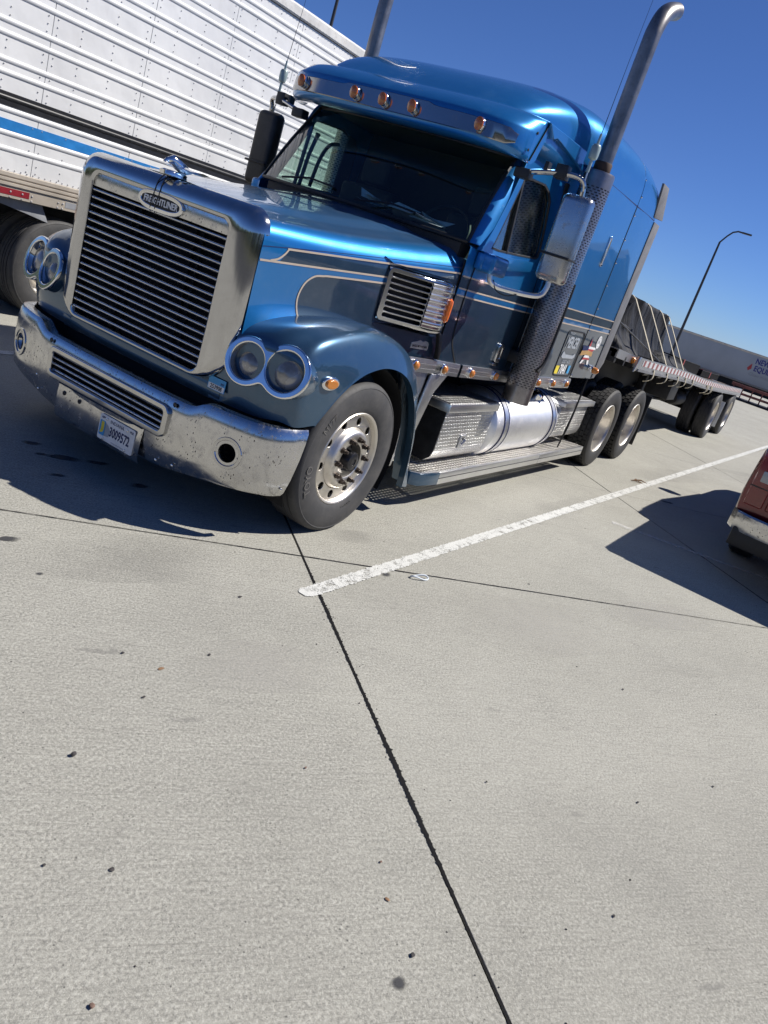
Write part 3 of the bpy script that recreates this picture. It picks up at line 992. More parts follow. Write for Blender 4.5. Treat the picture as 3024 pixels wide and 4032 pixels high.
cutm = [B().lathe([(.054, -.15), (.054, .15)], fogc, fogn, 28, True).mesh('c', DARK), B().lathe([(.054, -.15), (.054, .15)], fogc*Vector((1, -1, 1)), fogn*Vector((1, -1, 1)), 28, True).mesh('c', DARK)]
cutm.append(B().prism([(p[0], p[1]) for p in rrect(-.512, .446, .512, .600, .03)], 0, .0, .4).mesh('c', DARK))
sol = bpy.data.objects.new('t', bme); col.objects.link(sol)
md = sol.modifiers.new('s', 'SOLIDIFY'); md.thickness = .006; md.offset = 0
bme2 = bpy.data.meshes.new_from_object(sol.evaluated_get(bpy.context.evaluated_depsgraph_get())); bpy.data.objects.remove(sol)
BMP = new('bumper', boolcut(bme2, cutm), T)
for s in (-1, 1):
    fc = fogc*Vector((1, -s, 1)); fn_ = fogn*Vector((1, -s, 1))
    new('fog_lamp_ring', B().lathe([(.094, .000), (.088, .012), (.074, .012), (.060, -.006), (.053, -.05)], fc+fn_*.006, fn_, 32).mesh('ring', CHROME_W), BMP)
    new('fog_lamp_cavity', B().lathe([(.056, -.03), (.056, -.12), (.001, -.125)], fc, fn_, 24).mesh('cav', DARK), BMP)
gf = frame((.143, 0, .523), (0, -1, 0), (0, 0, 1))
new('bumper_grille_frame', c2d([rrect(-.528, -.090, .528, .090, .04), rrect(-.505, -.068, .505, .068, .025)], gf, CHROME_W, .008, .007), BMP)
bs = B().grid([[(.165+px*.9, yy, pz) for px, pz in sl_prof] for yy in (-.506, .506)], True, True).mesh('bslat', CHROME_D, sharp=60)
for k in range(4):
    o = new('bumper_grille_slat', bs, BMP); o.location = (0, 0, .577-k*.036)
new('bumper_grille_backing', rbox((.235, -.54, .42), (.24, .54, .63), DARK, 0), BMP)
bolt = B().lathe([(.014, 0), (.014, .004), (.010, .006), (.008, .003), (.001, .003)], (0, 0, 0), (-1, 0, 0), 14, True).mesh('bolt', GUNM)
rv = B().lathe([(.0085, 0), (.007, .005), (.001, .007)], (0, 0, 0), (-1, 0, 0), 10).mesh('rivet', CHROME)
def bumpx(y): return lerp([(abs(p.y), p.x) for p in plan], abs(y))
for y, z in ((-.555, .640), (.555, .640)):
    o = new('bumper_bolt', bolt, BMP); o.location = (bumpx(y)-.013, y, z)
for y, z in ((-.62, .30), (.62, .30), (.66, .38), (-.5, .285)):
    o = new('bumper_rivet', rv, BMP); o.location = (bumpx(y)-.009, y, z)
for x, z in ((.515, .665), (.478, .52), (.440, .375)):
    for s in (-1, 1):
        o = new('bumper_rivet', rv, BMP); o.location = (x, s*1.192, z); o.rotation_euler = (0, 0, -s*pi/2 if s > 0 else pi/2)
new('bumper_bracket_scar', rbox((.187, -.752, .505), (.1905, -.722, .552), GUNM, 0), BMP)
# tow-pin panel with the plate
tp = []
for y in (.40, .2, 0, -.2, -.375):
    tp.append([(.140, y, .425), (.139, y, .405), (.134, y, .36), (.132, y, .30), (.134, y, .24), (.150, y, .205)])
TOW = new('tow_panel', B().grid(tp).mesh('tow', CHROME_D), BMP)
new('hinge', B().tube([(.134, .39, .424), (.134, -.365, .424)], .006, 8).mesh('hinge', GUNM), BMP)
for y in (.335, .19):
    o = new('tow_panel_bolt', bolt, BMP); o.location = (.136, y, .375)
pf = frame((.1295, -.176, .312), (0, -1, 0), (0, 0, 1))
LP = new('licence_plate', c2d([rrect(-.152, -.076, .152, .076, .01)], pf, WHITEI, .0012, .0015), T)
def pl(z): return pf @ Matrix.Translation((0, 0, z))
new('plate_print', c2d([rrect(-.146, -.052, -.095, .040, .01), ], pl(.0030), SKYI, .0003), LP)
new('plate_print', c2d([[(-.098, -.05), (-.06, -.045), (-.045, -.01), (-.07, .02), (-.098, .036)]], pl(.0030), PALEI, .0003), LP)
new('plate_print', c2d([[(-.132, .034), (-.108, .034), (-.106, -.01), (-.112, -.030), (-.124, -.036), (-.136, -.04), (-.138, -.028), (-.131, -.02)]], pl(.0036), YELLOW, .0003), LP)
new('plate_lettering', text('INDIANA', .029, pl(.0040) @ Matrix.Translation((.0, .053, 0)), NAVY, .0003, sx=1.0), LP)
new('plate_lettering', text('3009572', .082, pl(.0040) @ Matrix.Translation((.032, -.008, 0)), NAVY, .0006, sx=.62, bold=.0016), LP)
new('plate_lettering', text('APP', .018, pl(.0040) @ Matrix.Translation((-.122, .058, 0)), NAVY, .0003, bold=.0004), LP)
new('plate_lettering', text('PLR', .018, pl(.0040) @ Matrix.Translation((.128, .056, 0)), NAVY, .0003, bold=.0004), LP)
new('plate_lettering', text('Crossroads of America', .012, pl(.0040) @ Matrix.Translation((.03, -.064, 0)), GREYI, .0003), LP)
for sx_, sz_ in ((-.088, .058), (.09, .056), (-.1, -.066), (.095, -.064)):
    o = new('plate_bolt', rv, LP); o.location = (.126, -.176-sx_, .312+sz_)
# ---------------------------------------------------------------- air-cleaner pods on the hood sides
def pod_parts():
    P0, P1 = Vector((1.345, -.900)), Vector((1.655, -1.062))
    d = (P1-P0).normalized(); L = (P1-P0).length
    zc = 1.512
    fr = frame(((P0.x+P1.x)/2, (P0.y+P1.y)/2, zc), (d.x, d.y, 0), (0, 0, 1))
    slots = []
    for k in range(8):
        z = .128-k*.0366
        slots.append(rrect(-L/2+.022+.0015*k, z-.0150, L/2-.010, z+.0150, .0148, 4))
    face = c2d([rrect(-L/2, -.165, L/2+.004, .165, .035)]+slots, fr, CHROME_W, .003, .0015)
    planp = cr([(P1.x-.01, P1.y-.006, 0), (1.70, -1.078, 0), (1.80, -1.092, 0), (1.90, -1.085, 0), (1.975, -1.055, 0), (2.005, -.99, 0), (2.005, -.92, 0)], 4)
    prof = [(-.165, -.06), (-.163, -.03), (-.155, -.010), (-.14, 0)]
    hz = []
    n = 34
    for k in range(n+1):
        z = -.14+.28*k/n
        rib = .0045*(1 if (abs((z-.128+.0183)/.0366-round((z-.128+.0183)/.0366)) < .16) else 0)
        hz.append((z, rib))
    prof2 = prof[:-1]+hz+[(-a, b_) for a, b_ in prof[::-1][1:]]
    rows = []
    for i, p in enumerate(planp):
        a = planp[max(i-1, 0)]; c_ = planp[min(i+1, len(planp)-1)]; t = (c_-a).normalized()
        nn = Vector((t.y, -t.x, 0))
        rows.append([(p.x+nn.x*o, p.y+nn.y*o, zc+z*(1.0+.03*min(1, i/8))) for z, o in prof2])
    side = B().grid(rows).mesh('side', chrome('chrome_satin', .66, .16, .1), sharp=25)
    # rolled top and bottom caps
    caps = B()
    for s in (-1, 1):
        out = [(P0.x, P0.y)]+[(p.x, p.y) for p in planp]
        top = []
        for q, ins in ((.150, 0), (.163, -.004), (.172, -.02), (.176, -.06), (.170, -.12)):
            top.append([(x, y-ins, zc+s*q*(1.0+.03*min(1, i/8))) for i, (x, y) in enumerate(out)])
        caps.grid(top)
    capm = caps.mesh('cap', CHROME_W, sharp=60)
    back = B().prism([(P0.x+.03, P0.y+.012), (P1.x-.01, P1.y+.045), (1.70, -.80), (1.36, -.80)], 2, zc-.158, zc+.158).mesh('b', DARK)
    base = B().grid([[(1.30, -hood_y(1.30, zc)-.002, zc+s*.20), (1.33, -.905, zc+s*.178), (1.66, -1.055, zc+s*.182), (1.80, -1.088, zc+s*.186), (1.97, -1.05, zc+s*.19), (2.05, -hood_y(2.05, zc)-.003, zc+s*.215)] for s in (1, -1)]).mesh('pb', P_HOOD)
    bulge = B()
    for s in (1, -1):
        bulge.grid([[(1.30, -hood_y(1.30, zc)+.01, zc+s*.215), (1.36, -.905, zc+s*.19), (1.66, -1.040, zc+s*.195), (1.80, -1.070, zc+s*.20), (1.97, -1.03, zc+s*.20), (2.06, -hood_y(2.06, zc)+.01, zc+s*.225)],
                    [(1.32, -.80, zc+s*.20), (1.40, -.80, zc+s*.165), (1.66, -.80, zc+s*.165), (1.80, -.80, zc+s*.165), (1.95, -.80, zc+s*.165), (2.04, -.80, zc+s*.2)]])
    mk = B().grid([[(1.905+dx, -1.093-dy, z) for dx, dy in ((-.022, -.004), (-.020, .010), (-.008, .017), (.010, .014), (.020, .004), (.022, -.008))] for z in (zc-.083, zc+.083)]).mesh('mk', ORANGE)
    mk = B()
    rr = []
    for k in range(13):
        t = -1+2*k/12; z = zc-.005+t*.084; s = (1-abs(t)**6)**.5*.9+.1
        rr.append([(1.910+a*.022*s, -1.088-b_*.022*s, z) for a, b_ in ((-1, -.3), (-1, .5), (-.4, 1), (.4, .95), (1, .35), (1, -.5))])
    mk.grid(rr, True, True)
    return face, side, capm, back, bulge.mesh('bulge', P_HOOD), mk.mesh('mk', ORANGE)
pf_, ps_, pc_, pb_, pbu_, pm_ = pod_parts()
POD = both('air_intake_cover', ps_)
both('intake_slotted_face', pf_, POD); both('intake_cap', pc_, POD); both('intake_duct', pb_, POD)
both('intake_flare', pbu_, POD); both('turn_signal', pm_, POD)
both('intake_bracket', B().prism([(1.985, 1.345), (2.03, 1.335), (2.10, 1.22), (2.11, 1.15), (2.085, 1.15), (2.06, 1.21)], 1, -1.045, -1.015).mesh('br', BLACKM, .003), POD)
# hood badge: small silver plaque with a peak outline
bf = frame((1.90, -hood_y(1.9, 1.215)-.003, 1.225), (1, -.13, 0), (0, 0, 1))
both('hood_badge', c2d([[(-.10, -.028), (.10, -.028), (.10, .014), (.085, .028), (.05, .034), (.02, .026), (-.01, .034), (-.04, .024), (-.07, .016), (-.10, .010)]], bf, ALU, .002, .001), HOOD)
new('hood_badge_lettering', text('EAGLE MOUNTAIN', .024, bf @ Matrix.Translation((0, -.010, .0035)), BLACKI, .0004, sx=.85, bold=.0004), HOOD)
# ---------------------------------------------------------------- cab
def cabY(x, z):
    y = sm([(2.1, .988), (2.25, 1.018), (2.5, 1.036), (3.45, 1.052)], x)
    return y+.012*(1-((z-1.5)/.5)**2 if abs(z-1.5) < .5 else 0)
rows = [[(x, -cabY(x, z), z) for z in [1.03+.92*k/14 for k in range(15)]]+[(x, -cabY(x, 1.95)+.02, 1.962)] for x in [2.118+(3.45-2.118)*k/18 for k in range(19)]]
CAB = both('cab_side', B().grid(rows).mesh('cabside', P_CAB, sharp=50))
def cab_ribbon(pts, w, off, mat, name, n=6):
    P = cr([(p[0], p[1], 0) for p in pts], n) if n > 1 else [Vector((*p, 0)) for p in pts]
    for s, par in ((-1, CAB[0]), (1, CAB[1])):
        L, R = [], []
        for i, p in enumerate(P):
            d = (P[min(i+1, len(P)-1)]-P[max(i-1, 0)]).normalized(); nn = Vector((-d.y, d.x, 0))
            for lst, q in ((L, p+nn*w/2), (R, p-nn*w/2)): lst.append((q.x, s*(cabY(q.x, q.y)+off), q.y))
        new(name, B().grid([L, R]).mesh('r', mat, smooth=False), par)
for z in (1.752, 1.667, 1.618): cab_ribbon([(2.125, z), (2.4, z), (2.8, z), (3.44, z)], PW, .0025, PIN, 'pinstripe')
cab_ribbon([(2.24, 1.945), (2.215, 1.70), (2.225, 1.42), (2.26, 1.28), (2.38, 1.15), (2.50, 1.03)], .012, .003, DARK, 'door_seam')
cab_ribbon([(3.33, 1.945), (3.335, 1.5), (3.33, 1.14)], .012, .003, DARK, 'door_seam', 3)
rows = [[(x, -hood_y(2.115, z)-.001+(0 if x < 2.12 else -.004), z) for z in (1.15, 1.4, 1.6, 1.75, 1.86)] for x in (2.108, 2.124)]
both('hood_gap', B().grid(rows).mesh('gap', DARK), CAB)
# cowl: the hood section carried back under the windscreen
sec_ = [p for p in hood_section(2.115, 1.60) if p[1] < -.55]
rows = [[(x, p[1]*f, p[2]-dz) for p in sec_] for x, f, dz in ((2.122, .992, .006), (2.17, .996, .004), (2.25, 1.0, .004), (2.36, 1.0, .006))]
both('cowl', B().grid(rows).mesh('cowl', P_BLUE), CAB)
# upper cab side with window opening (leaning in)
def upf(x, z): return Vector((x, -(1.038-(z-1.95)*.10)+.004*(x-2.8), z))
def map_up(me, off=0):
    for v in me.vertices:
        q = upf(v.co.x, v.co.z); v.co.y = q.y+(v.co.y)+off
    return me
FXZ = frame((0, 0, 0), (1, 0, 0), (0, 0, 1))
outl = [(2.165, 1.950), (2.30, 2.13), (2.43, 2.36), (2.545, 2.60), (2.60, 2.665), (3.45, 2.69), (3.45, 1.950)]
win = [(2.315, 1.985), (2.36, 2.06), (2.47, 2.28), (2.575, 2.505), (2.60, 2.53), (2.65, 2.538), (2.98, 2.56), (3.10, 2.53), (3.175, 2.47), (3.215, 2.30), (3.235, 2.12), (3.225, 2.06), (3.19, 2.035), (2.80, 2.005), (2.45, 1.985)]
UPS = both('cab_upper_side', map_up(c2d([outl, win], FXZ, P_BLUE, .014, .004)))
both('side_window', map_up(c2d([win], FXZ, GLASS_S, .001), .004), UPS)
def inset(poly, d):
    cx = sum(p[0] for p in poly)/len(poly); cz = sum(p[1] for p in poly)/len(poly)
    return [(p[0]+(cx-p[0])*d, p[1]+(cz-p[1])*d*1.15) for p in poly]
both('window_gasket', map_up(c2d([inset(win, -.015), inset(win, .035)], FXZ, BLACK, .006, .002), -.010), UPS)
both('window_divider', map_up(c2d([[(2.585, 1.99), (2.605, 1.99), (2.585, 2.525), (2.565, 2.525)]], FXZ, BLACK, .010, .002), -.008), UPS)
cur = [(3.03, 2.03), (3.22, 2.05), (3.17, 2.46), (3.08, 2.52), (3.0, 2.53)]
both('curtain', map_up(c2d([cur], FXZ, INTER, .006), .06), UPS)
# roof side panel with overhanging upper moulding
rows = [[(x, -y, z+dz) for y, z in ((.966, 2.655), (1.018, 2.69), (1.045, 2.76), (1.045, 2.85), (1.02, 2.895), (.93, 2.925), (.80, 2.93))] for x, dz in [(2.57+.90*k/10, .03*k/10*.4) for k in range(11)]]
both('roof_side', B().grid(rows).mesh('rs', P_BLUE), UPS)
both('roof_moulding', c2d([[(2.56, 2.885), (2.66, 2.822), (2.72, 2.842), (2.80, 2.838), (3.46, 2.775), (3.47, 2.905)]], frame((0, -1.050, 0), (1, 0, 0), (0, 0, 1)), P_BLUE, .018, .008), UPS)
# windscreen
def wsp(y01, t):
    yb, yt = .962*y01, .906*y01; q = abs(y01)**2.6
    bx, bz = 1.905+.205*q, 1.972+.004*q
    tx, tz = 2.375+.150*q, 2.618
    bow = .02*sin(pi*t)
    return Vector((bx+(tx-bx)*t-bow, yb+(yt-yb)*t, bz+(tz-bz)*t+bow*.5))
rows = [[wsp(-1+2*j/32, t/8) for j in range(33)] for t in range(9)]
WS = new('windscreen', B().grid(rows).mesh('ws', GLASS_W), T)
loop = [wsp(-1+2*j/24, 0) for j in range(25)]+[wsp(1, t/6) for t in range(1, 7)]+[wsp(1-2*j/24, 1) for j in range(1, 25)]+[wsp(-1, 1-t/6) for t in range(1, 6)]
loop.append(loop[0])
new('windscreen_gasket', B().tube(loop, .013, 8, False).mesh('g', BLACK), WS)
# A-pillars
rows = []
for k in range(9):
    t = k/8; p = wsp(-1, t)
    rows.append([(p.x+.004, p.y+.01, p.z-.005), (p.x+.012, p.y-.020, p.z), (p.x+.05, p.y-.050+.006*t, p.z), (p.x+.10, upf(p.x+.10, p.z).y-.012, p.z), (p.x+.16, upf(p.x+.16, p.z).y-.008, p.z)])
both('a_pillar', B().grid(rows).mesh('ap', P_BLUE, sharp=60), UPS)
for s, y0 in ((-1, -.12), (1, .62)):
    a, m_ = wsp(y0/.96, .02), wsp((y0-.25)/.95, .11); e = wsp((y0-.5)/.95, .10)
    off = Vector((-.025, 0, .01))
    new('wiper', B().tube([a+off*2, m_+off, e+off*.5], .008, 6).mesh('w', BLACK), WS)
# visor / brow over the windscreen
def vdx(y):
    return sm([(0, 0), (.55, .004), (.78, .036), (.90, .085), (.98, .150), (1.03, .235), (1.05, .32)], abs(y))
vp = [(2.42, 2.635), (2.28, 2.600), (2.17, 2.592), (2.105, 2.602), (2.085, 2.622), (2.078, 2.645), (2.078, 2.70), (2.082, 2.772), (2.098, 2.792), (2.16, 2.838), (2.25, 2.885), (2.34, 2.912), (2.50, 2.93), (2.62, 2.93)]
rows = []
for k in range(43):
    y = -1.05+2.1*k/42; y = 1.05*sin(pi/2*(y/1.05))
    d = vdx(y); q = (abs(y)/1.05)**6
    r = []
    for i, (x, z) in enumerate(vp):
        f = max(0, min(1, (2.60-x)/.5)); zz = z-.028*q*(1 if z > 2.8 else 0)
        r.append((x+d*f, y, zz))
    rows.append(r)
VIS = new('visor', B().grid(rows).mesh('visor', P_BLUE, sharp=50), T)
for s in (-1, 1):
    y = 1.05*s; d = vdx(1.05); pts = []
    for i, (x, z) in enumerate(vp):
        f = max(0, min(1, (2.60-x)/.5)); pts.append((x+d*f, y, z-.028*(1 if z > 2.8 else 0)))
    new('visor_end', B().add(pts, [tuple(range(len(pts)))]).mesh('ve', P_BLUE), VIS)
# chrome light strip on the visor with centre step
st = []
for k in range(41):
    y = -1.0+2.0*k/40; d = vdx(y)
    zt = 2.752+.016*(1-max(0, min(1, (abs(y)-.36)/.05)))
    zb = 2.640
    e = max(0, (abs(y)-.93)/.07); zt -= .022*e**4; zb += .030*e*e
    f = 1.0
    st.append([(2.066+d, y, zb), (2.062+d, y, zb+.006), (2.076+d, y, zt-.006), (2.084+d, y, zt)])
new('light_strip', B().grid(st).mesh('strip', chrome('chrome_strip', .36, .12, .1)), VIS)
lb = B().lathe([(.034, 0), (.036, .012), (.030, .030), (.024, .036)], (0, 0, 0), (-1, 0, -.05), 18, True).mesh('lb', CHROME)
ll = B().lathe([(.031, .030), (.032, .044), (.022, .053), (.001, .056)], (0, 0, 0), (-1, 0, -.05), 18).mesh('ll', AMBER_D)
for m_ in (lb, ll):
    for v in m_.vertices: v.co.z *= 1.35
for y in (-.784, -.255, 0, .255, .784):
    o = new('marker_lamp_base', lb, VIS); o.location = (2.066+vdx(y), y, 2.706); o.rotation_euler = (0, 0, 0)
    o2 = new('marker_lamp', ll, VIS); o2.location = o.location
sb = B().lathe([(.010, 0), (.010, .005), (.001, .008)], (0, 0, 0), (0, -1, 0), 10).mesh('sb', BLACKM)
for x, z in ((2.36, 2.79), (2.30, 2.665)):
    for s in (-1, 1):
        o = new('visor_screw', sb, VIS); o.location = (x+.06, s*1.051, z); o.rotation_euler = (0, 0, 0 if s < 0 else pi)
both('roof_seam', B().prism([(2.425, 2.61), (2.433, 2.61), (2.56, 2.89), (2.552, 2.89)], 1, -1.058, -1.046).mesh('rs', DARK), UPS)
# dome + sleeper roof
def roof_row(x):
    W = sm([(2.34, .70), (2.5, .88), (2.8, .985), (3.1, 1.03), (3.3, 1.06), (3.46, 1.12), (3.6, 1.148), (5.3, 1.150)], x)
    zb = sm([(2.34, 2.87), (3.2, 2.87), (3.42, 2.82), (3.6, 2.812), (5.3, 2.812)], x)
    H = sm([(2.34, 2.905), (2.5, 3.015), (2.7, 3.115), (3.0, 3.205), (3.3, 3.262), (3.8, 3.325), (4.4, 3.357), (5.0, 3.345), (5.2, 3.32), (5.42, 3.25)], x)
    n = sm([(2.34, 2.8), (2.8, 4.0), (3.3, 4.2), (3.8, 3.6), (5.3, 3.4)], x)
    o = []
    for k in range(41):
        a = pi*k/40; c_, s_ = cos(a), sin(a)
        o.append((x+.10*max(0, (x-4.9)/.5)*(1-abs(s_))*1.5, -W*(abs(c_)**(2/n))*(1 if c_ > 0 else -1), zb+(H-zb)*abs(s_)**(2/n)))
    return o
rx = [2.34, 2.38, 2.44, 2.5, 2.6, 2.7, 2.85, 3.0, 3.15, 3.3, 3.38, 3.46, 3.53, 3.6, 3.8, 4.1, 4.4, 4.7, 4.838]
ROOF = new('roof', B().grid([roof_row(x) for x in rx]).mesh('roof', P_BLUE, sharp=60), T)
new('roof_fairing', B().grid([roof_row(x) for x in (4.852, 4.95, 5.05, 5.15, 5.25, 5.33, 5.38, 5.42)]).mesh('rf', P_BLUE, sharp=60), ROOF)
rr = [(p[0], p[1]*.99, p[2]-.006) for p in roof_row(4.845)]
new('roof_joint', B().tube(rr, .008, 6).mesh('j', DARK), ROOF)
# sleeper
def panel(x0, x1, z0, z1, y=-1.15, m=P_CAB, ny=6):
    r = [[(x, y-.004*sin(pi*(x-x0)/(x1-x0)), z) for z in [z0+(z1-z0)*k/ny for k in range(ny+1)]] for x in [x0+(x1-x0)*k/6 for k in range(7)]]
    b = B().grid(r)
    return b
SLP = both('sleeper_side', panel(3.46, 4.842, 1.03, 2.808).mesh('sl', P_CAB))
both('side_fairing', panel(4.852, 5.572, 1.115, 2.808).mesh('sf', P_CAB), SLP)
both('side_fairing_inner', B().grid([[(4.86, -1.12, 1.115), (4.86, -1.12, 3.05)], [(5.56, -1.12, 1.115), (5.56, -1.12, 3.0)]]).mesh('sfi', BLACK), SLP)
new('sleeper_front_wall', rbox((3.44, -1.145, 1.05), (3.462, 1.145, 2.83), P_CAB, .002), T)
new('sleeper_rear_wall', rbox((4.83, -1.12, 1.05), (4.85, 1.12, 2.95), BLACK, .002), T)
new('cab_floor', rbox((2.1, -1.0, 1.02), (4.84, 1.0, 1.06), FRAME, 0), T)
for z in (1.752, 1.667, 1.618):
    for x0, x1 in ((3.462, 4.838), (4.855, 5.570)):
        both('pinstripe', B().grid([[(x, -1.1565, z-PW/2), (x, -1.1565, z+PW/2)] for x in (x0, (x0+x1)/2, x1)]).mesh('ps', PIN, smooth=False), SLP)
both('sleeper_seam', rbox((4.842, -1.1535, 1.03), (4.853, -1.148, 2.82), DARK, 0), SLP)
both('roof_gap', rbox((3.47, -1.1535, 2.806), (5.56, -1.146, 2.813), NAVY, 0), SLP)
rvs = B().lathe([(.011, 0), (.009, .005), (.001, .008)], (0, 0, 0), (0, -1, 0), 10).mesh('rvs', CHROME)
for z in (1.14, 1.60, 1.83, 2.06, 2.28, 2.50, 2.73, 2.90, 3.05):
    for s in (-1, 1):
        yy = 1.1545 if z < 2.85 else (1.150 if z < 3 else 1.128)
        o = new('fairing_rivet', rvs, SLP[0 if s < 0 else 1]); o.location = (4.87, s*yy, z); o.rotation_euler = (0, 0, 0 if s < 0 else pi)
# rubber edges behind the fairings
both('rubber_flap', B().prism([(5.572, 1.118), (5.66, 1.125), (5.80, 1.30), (5.80, 2.80), (5.575, 2.80)], 1, -1.158, -1.142).mesh('rf', RUBBERG, .003), SLP)
both('rubber_flap', B().prism([(5.50, 2.83), (5.83, 2.855), (5.61, 3.14), (5.38, 3.14)], 1, -1.158, -1.135).mesh('rf', RUBBERG, .003), SLP)
# slim sleeper window
wf = frame((4.447, -1.158, 2.325), (1, 0, 0), (0, 0, 1))
both('sleeper_window', c2d([rrect(-.030, -.135, .030, .135, .029), rrect(-.020, -.125, .020, .125, .019)], wf, CHROME, .003, .003), SLP)
both('sleeper_window_pane', c2d([rrect(-.021, -.126, .021, .126, .02)], wf, CLEARL, .001), SLP)
# luggage door
df = frame((4.545, -1.1565, 1.345), (1, 0, 0), (0, 0, 1))
both('luggage_door_seal', c2d([rrect(-.265, -.225, .265, .232, .06), rrect(-.252, -.212, .252, .219, .05)], df, BLACK, .0015, .001), SLP)
def dl(x, z, d=.0): return frame((x, -1.1585-d, z), (1, 0, 0), (0, 0, 1))
new('decal_lettering', text('PROUDLY', .030, dl(4.42, 1.545), PALEI, .0004), SLP[0])
new('decal_lettering', text('MERCER', .150, dl(4.515, 1.452), PALEI, .0006, sx=.62, shear=.12, bold=.004), SLP[0])
sw = [(-.19, -.10), (-.20, -.135), (-.16, -.152), (.14, -.146), (.185, -.13), (.18, -.095), (.12, -.115), (-.10, -.112), (-.165, -.085)]
new('decal_swoosh', c2d([sw], dl(4.53, 1.452), PALEI, .0005), SLP[0])
new('decal_lettering', text('USDOT 446721', .042, dl(4.53, 1.268), PALEI, .0004, sx=.9), SLP[0])
new('decal_lettering', text('7841', .130, dl(4.515, 1.188), WHITEI, .0006, sx=.78, bold=.003), SLP[0])
new('decal_label', c2d([rrect(-.045, -.040, .045, .040, .003)], dl(4.345, 1.185), YELLOW, .0005), SLP[0])
new('decal_label', c2d([rrect(-.030, -.040, .030, .040, .003)], dl(4.690, 1.195), SKYI, .0005), SLP[0])
# star ribbon decal
def pdec(pts, m_, d=0): new('star_decal', c2d([pts], dl(0, 0, d), m_, .0004), SLP[0])
pdec([(5.078, 1.562), (5.045, 1.455), (5.105, 1.455)], NAVY)
pdec([(5.078, 1.535), (5.048, 1.452), (5.108, 1.452)], REDI, .0012)
pdec([(4.86, 1.452), (4.885, 1.395), (5.06, 1.395), (5.06, 1.455)], NAVY, .0018)
pdec([(5.06, 1.455), (5.06, 1.428), (5.30, 1.428), (5.275, 1.450)], WHITEI, .0018)
pdec([(5.06, 1.428), (5.06, 1.398), (5.20, 1.398), (5.265, 1.428)], REDI, .0018)
pdec([(5.02, 1.36), (5.17, 1.36), (5.20, 1.335), (5.0, 1.335)], WHITEI, .0012)
pdec([(5.0, 1.335), (5.2, 1.335), (5.215, 1.312), (5.10, 1.318), (4.985, 1.308)], REDI, .0012)
pdec([(4.985, 1.308), (5.05, 1.312), (5.0, 1.268), (4.95, 1.272)], WHITEI, .0012)
pdec([(5.215, 1.312), (5.15, 1.312), (5.19, 1.262), (5.24, 1.268)], WHITEI, .0012)
pdec([(4.87, 1.400), (5.06, 1.412), (5.24, 1.400), (5.25, 1.352), (5.06, 1.368), (4.86, 1.350)], TAN, .0024)
rd = dl(5.332, 1.512)
new('round_decal', c2d([circ(0, 0, .068, 28)], rd, WHITEI, .0005), SLP[0])
new('round_decal_ring', c2d([circ(0, 0, .052, 24), circ(0, 0, .047, 24)], rd @ Matrix.Translation((0, 0, .0012)), GREYI, .0003), SLP[0])
new('round_decal_mark', c2d([[(-.03, -.02), (0, .032), (.03, -.02), (0, -.006)]], rd @ Matrix.Translation((0, 0, .0012)), GREYI, .0003), SLP[0])
# amber torpedo lamp low on the fairing
both('cab_lamp_base', B().lathe([(.034, 0), (.034, .03), (.030, .045)], (5.33, -1.157, 1.235), (0, -1, 0), 18, True).mesh('cb', CHROME), SLP)
both('cab_lamp', B().lathe([(.031, .044), (.036, .062), (.034, .085), (.024, .105), (.001, .115)], (5.335, -1.157, 1.232), (.15, -1, -.1), 18).mesh('cl', AMBER), SLP)
# chrome skirts with amber lamps
def skirt(x0, x1, zc0, zc1, y, h=.10):
    prof = [(-.5, 0), (-.48, .010), (-.20, .012), (-.18, .006), (-.16, .012), (.14, .012), (.16, .006), (.18, .012), (.48, .010), (.5, 0)]
    r = []
    for k in range(5):
        t = k/4; x = x0+(x1-x0)*t; zc = zc0+(zc1-zc0)*t
        r.append([(x, y(x)-o, zc+f*h) for f, o in prof])
    return B().grid(r).mesh('skirt', ALU_POL, sharp=25)
yc = lambda x: -cabY(x, 1.1)-.004
yh = lambda x: -hood_y(x, 1.1)-.02-.09*max(0, (x-1.62)/.5)
both('skirt', skirt(1.62, 2.095, 1.110, 1.094, lambda x: -1.035))
both('skirt', skirt(2.11, 2.475, 1.093, 1.080, yc))
both('skirt', skirt(2.515, 3.44, 1.079, 1.058, yc))
both('skirt', skirt(3.465, 4.862, 1.056, 1.054, lambda x: -1.158))
lampb = B().lathe([(.040, 0), (.039, .014), (.033, .018)], (0, 0, 0), (0, -1, 0), 18, True).mesh('lpb', CHROME)
lampl = B().lathe([(.033, .016), (.032, .028), (.021, .040), (.001, .045)], (0, 0, 0), (0, -1, 0), 18).mesh('lpl', AMBER)
for x, z, y in ((1.757, 1.105, -1.049), (2.207, 1.088, -1.047), (2.668, 1.073, -1.059), (3.138, 1.064, -1.066), (3.90, 1.056, -1.17), (4.305, 1.055, -1.17), (4.706, 1.055, -1.17)):
    for s in (-1, 1):
        o = new('skirt_lamp_base', lampb, T, (x, y*-s, z), 0 if s < 0 else pi)
        new('skirt_lamp', lampl, o)
# kick panel below hood and cab
both('kick_panel', B().prism([(1.68, 1.06), (2.06, 1.045), (2.03, .70), (1.96, .32), (1.88, .32), (1.78, .85)], 1, -1.02, -1.005).mesh('kp', ALU, .003))
both('kick_panel', B().prism([(2.075, 1.044), (2.33, 1.036), (2.20, .90), (2.13, .66), (2.05, .40), (1.99, .40)], 1, -1.045, -1.03).mesh('kp', ALU, .003))
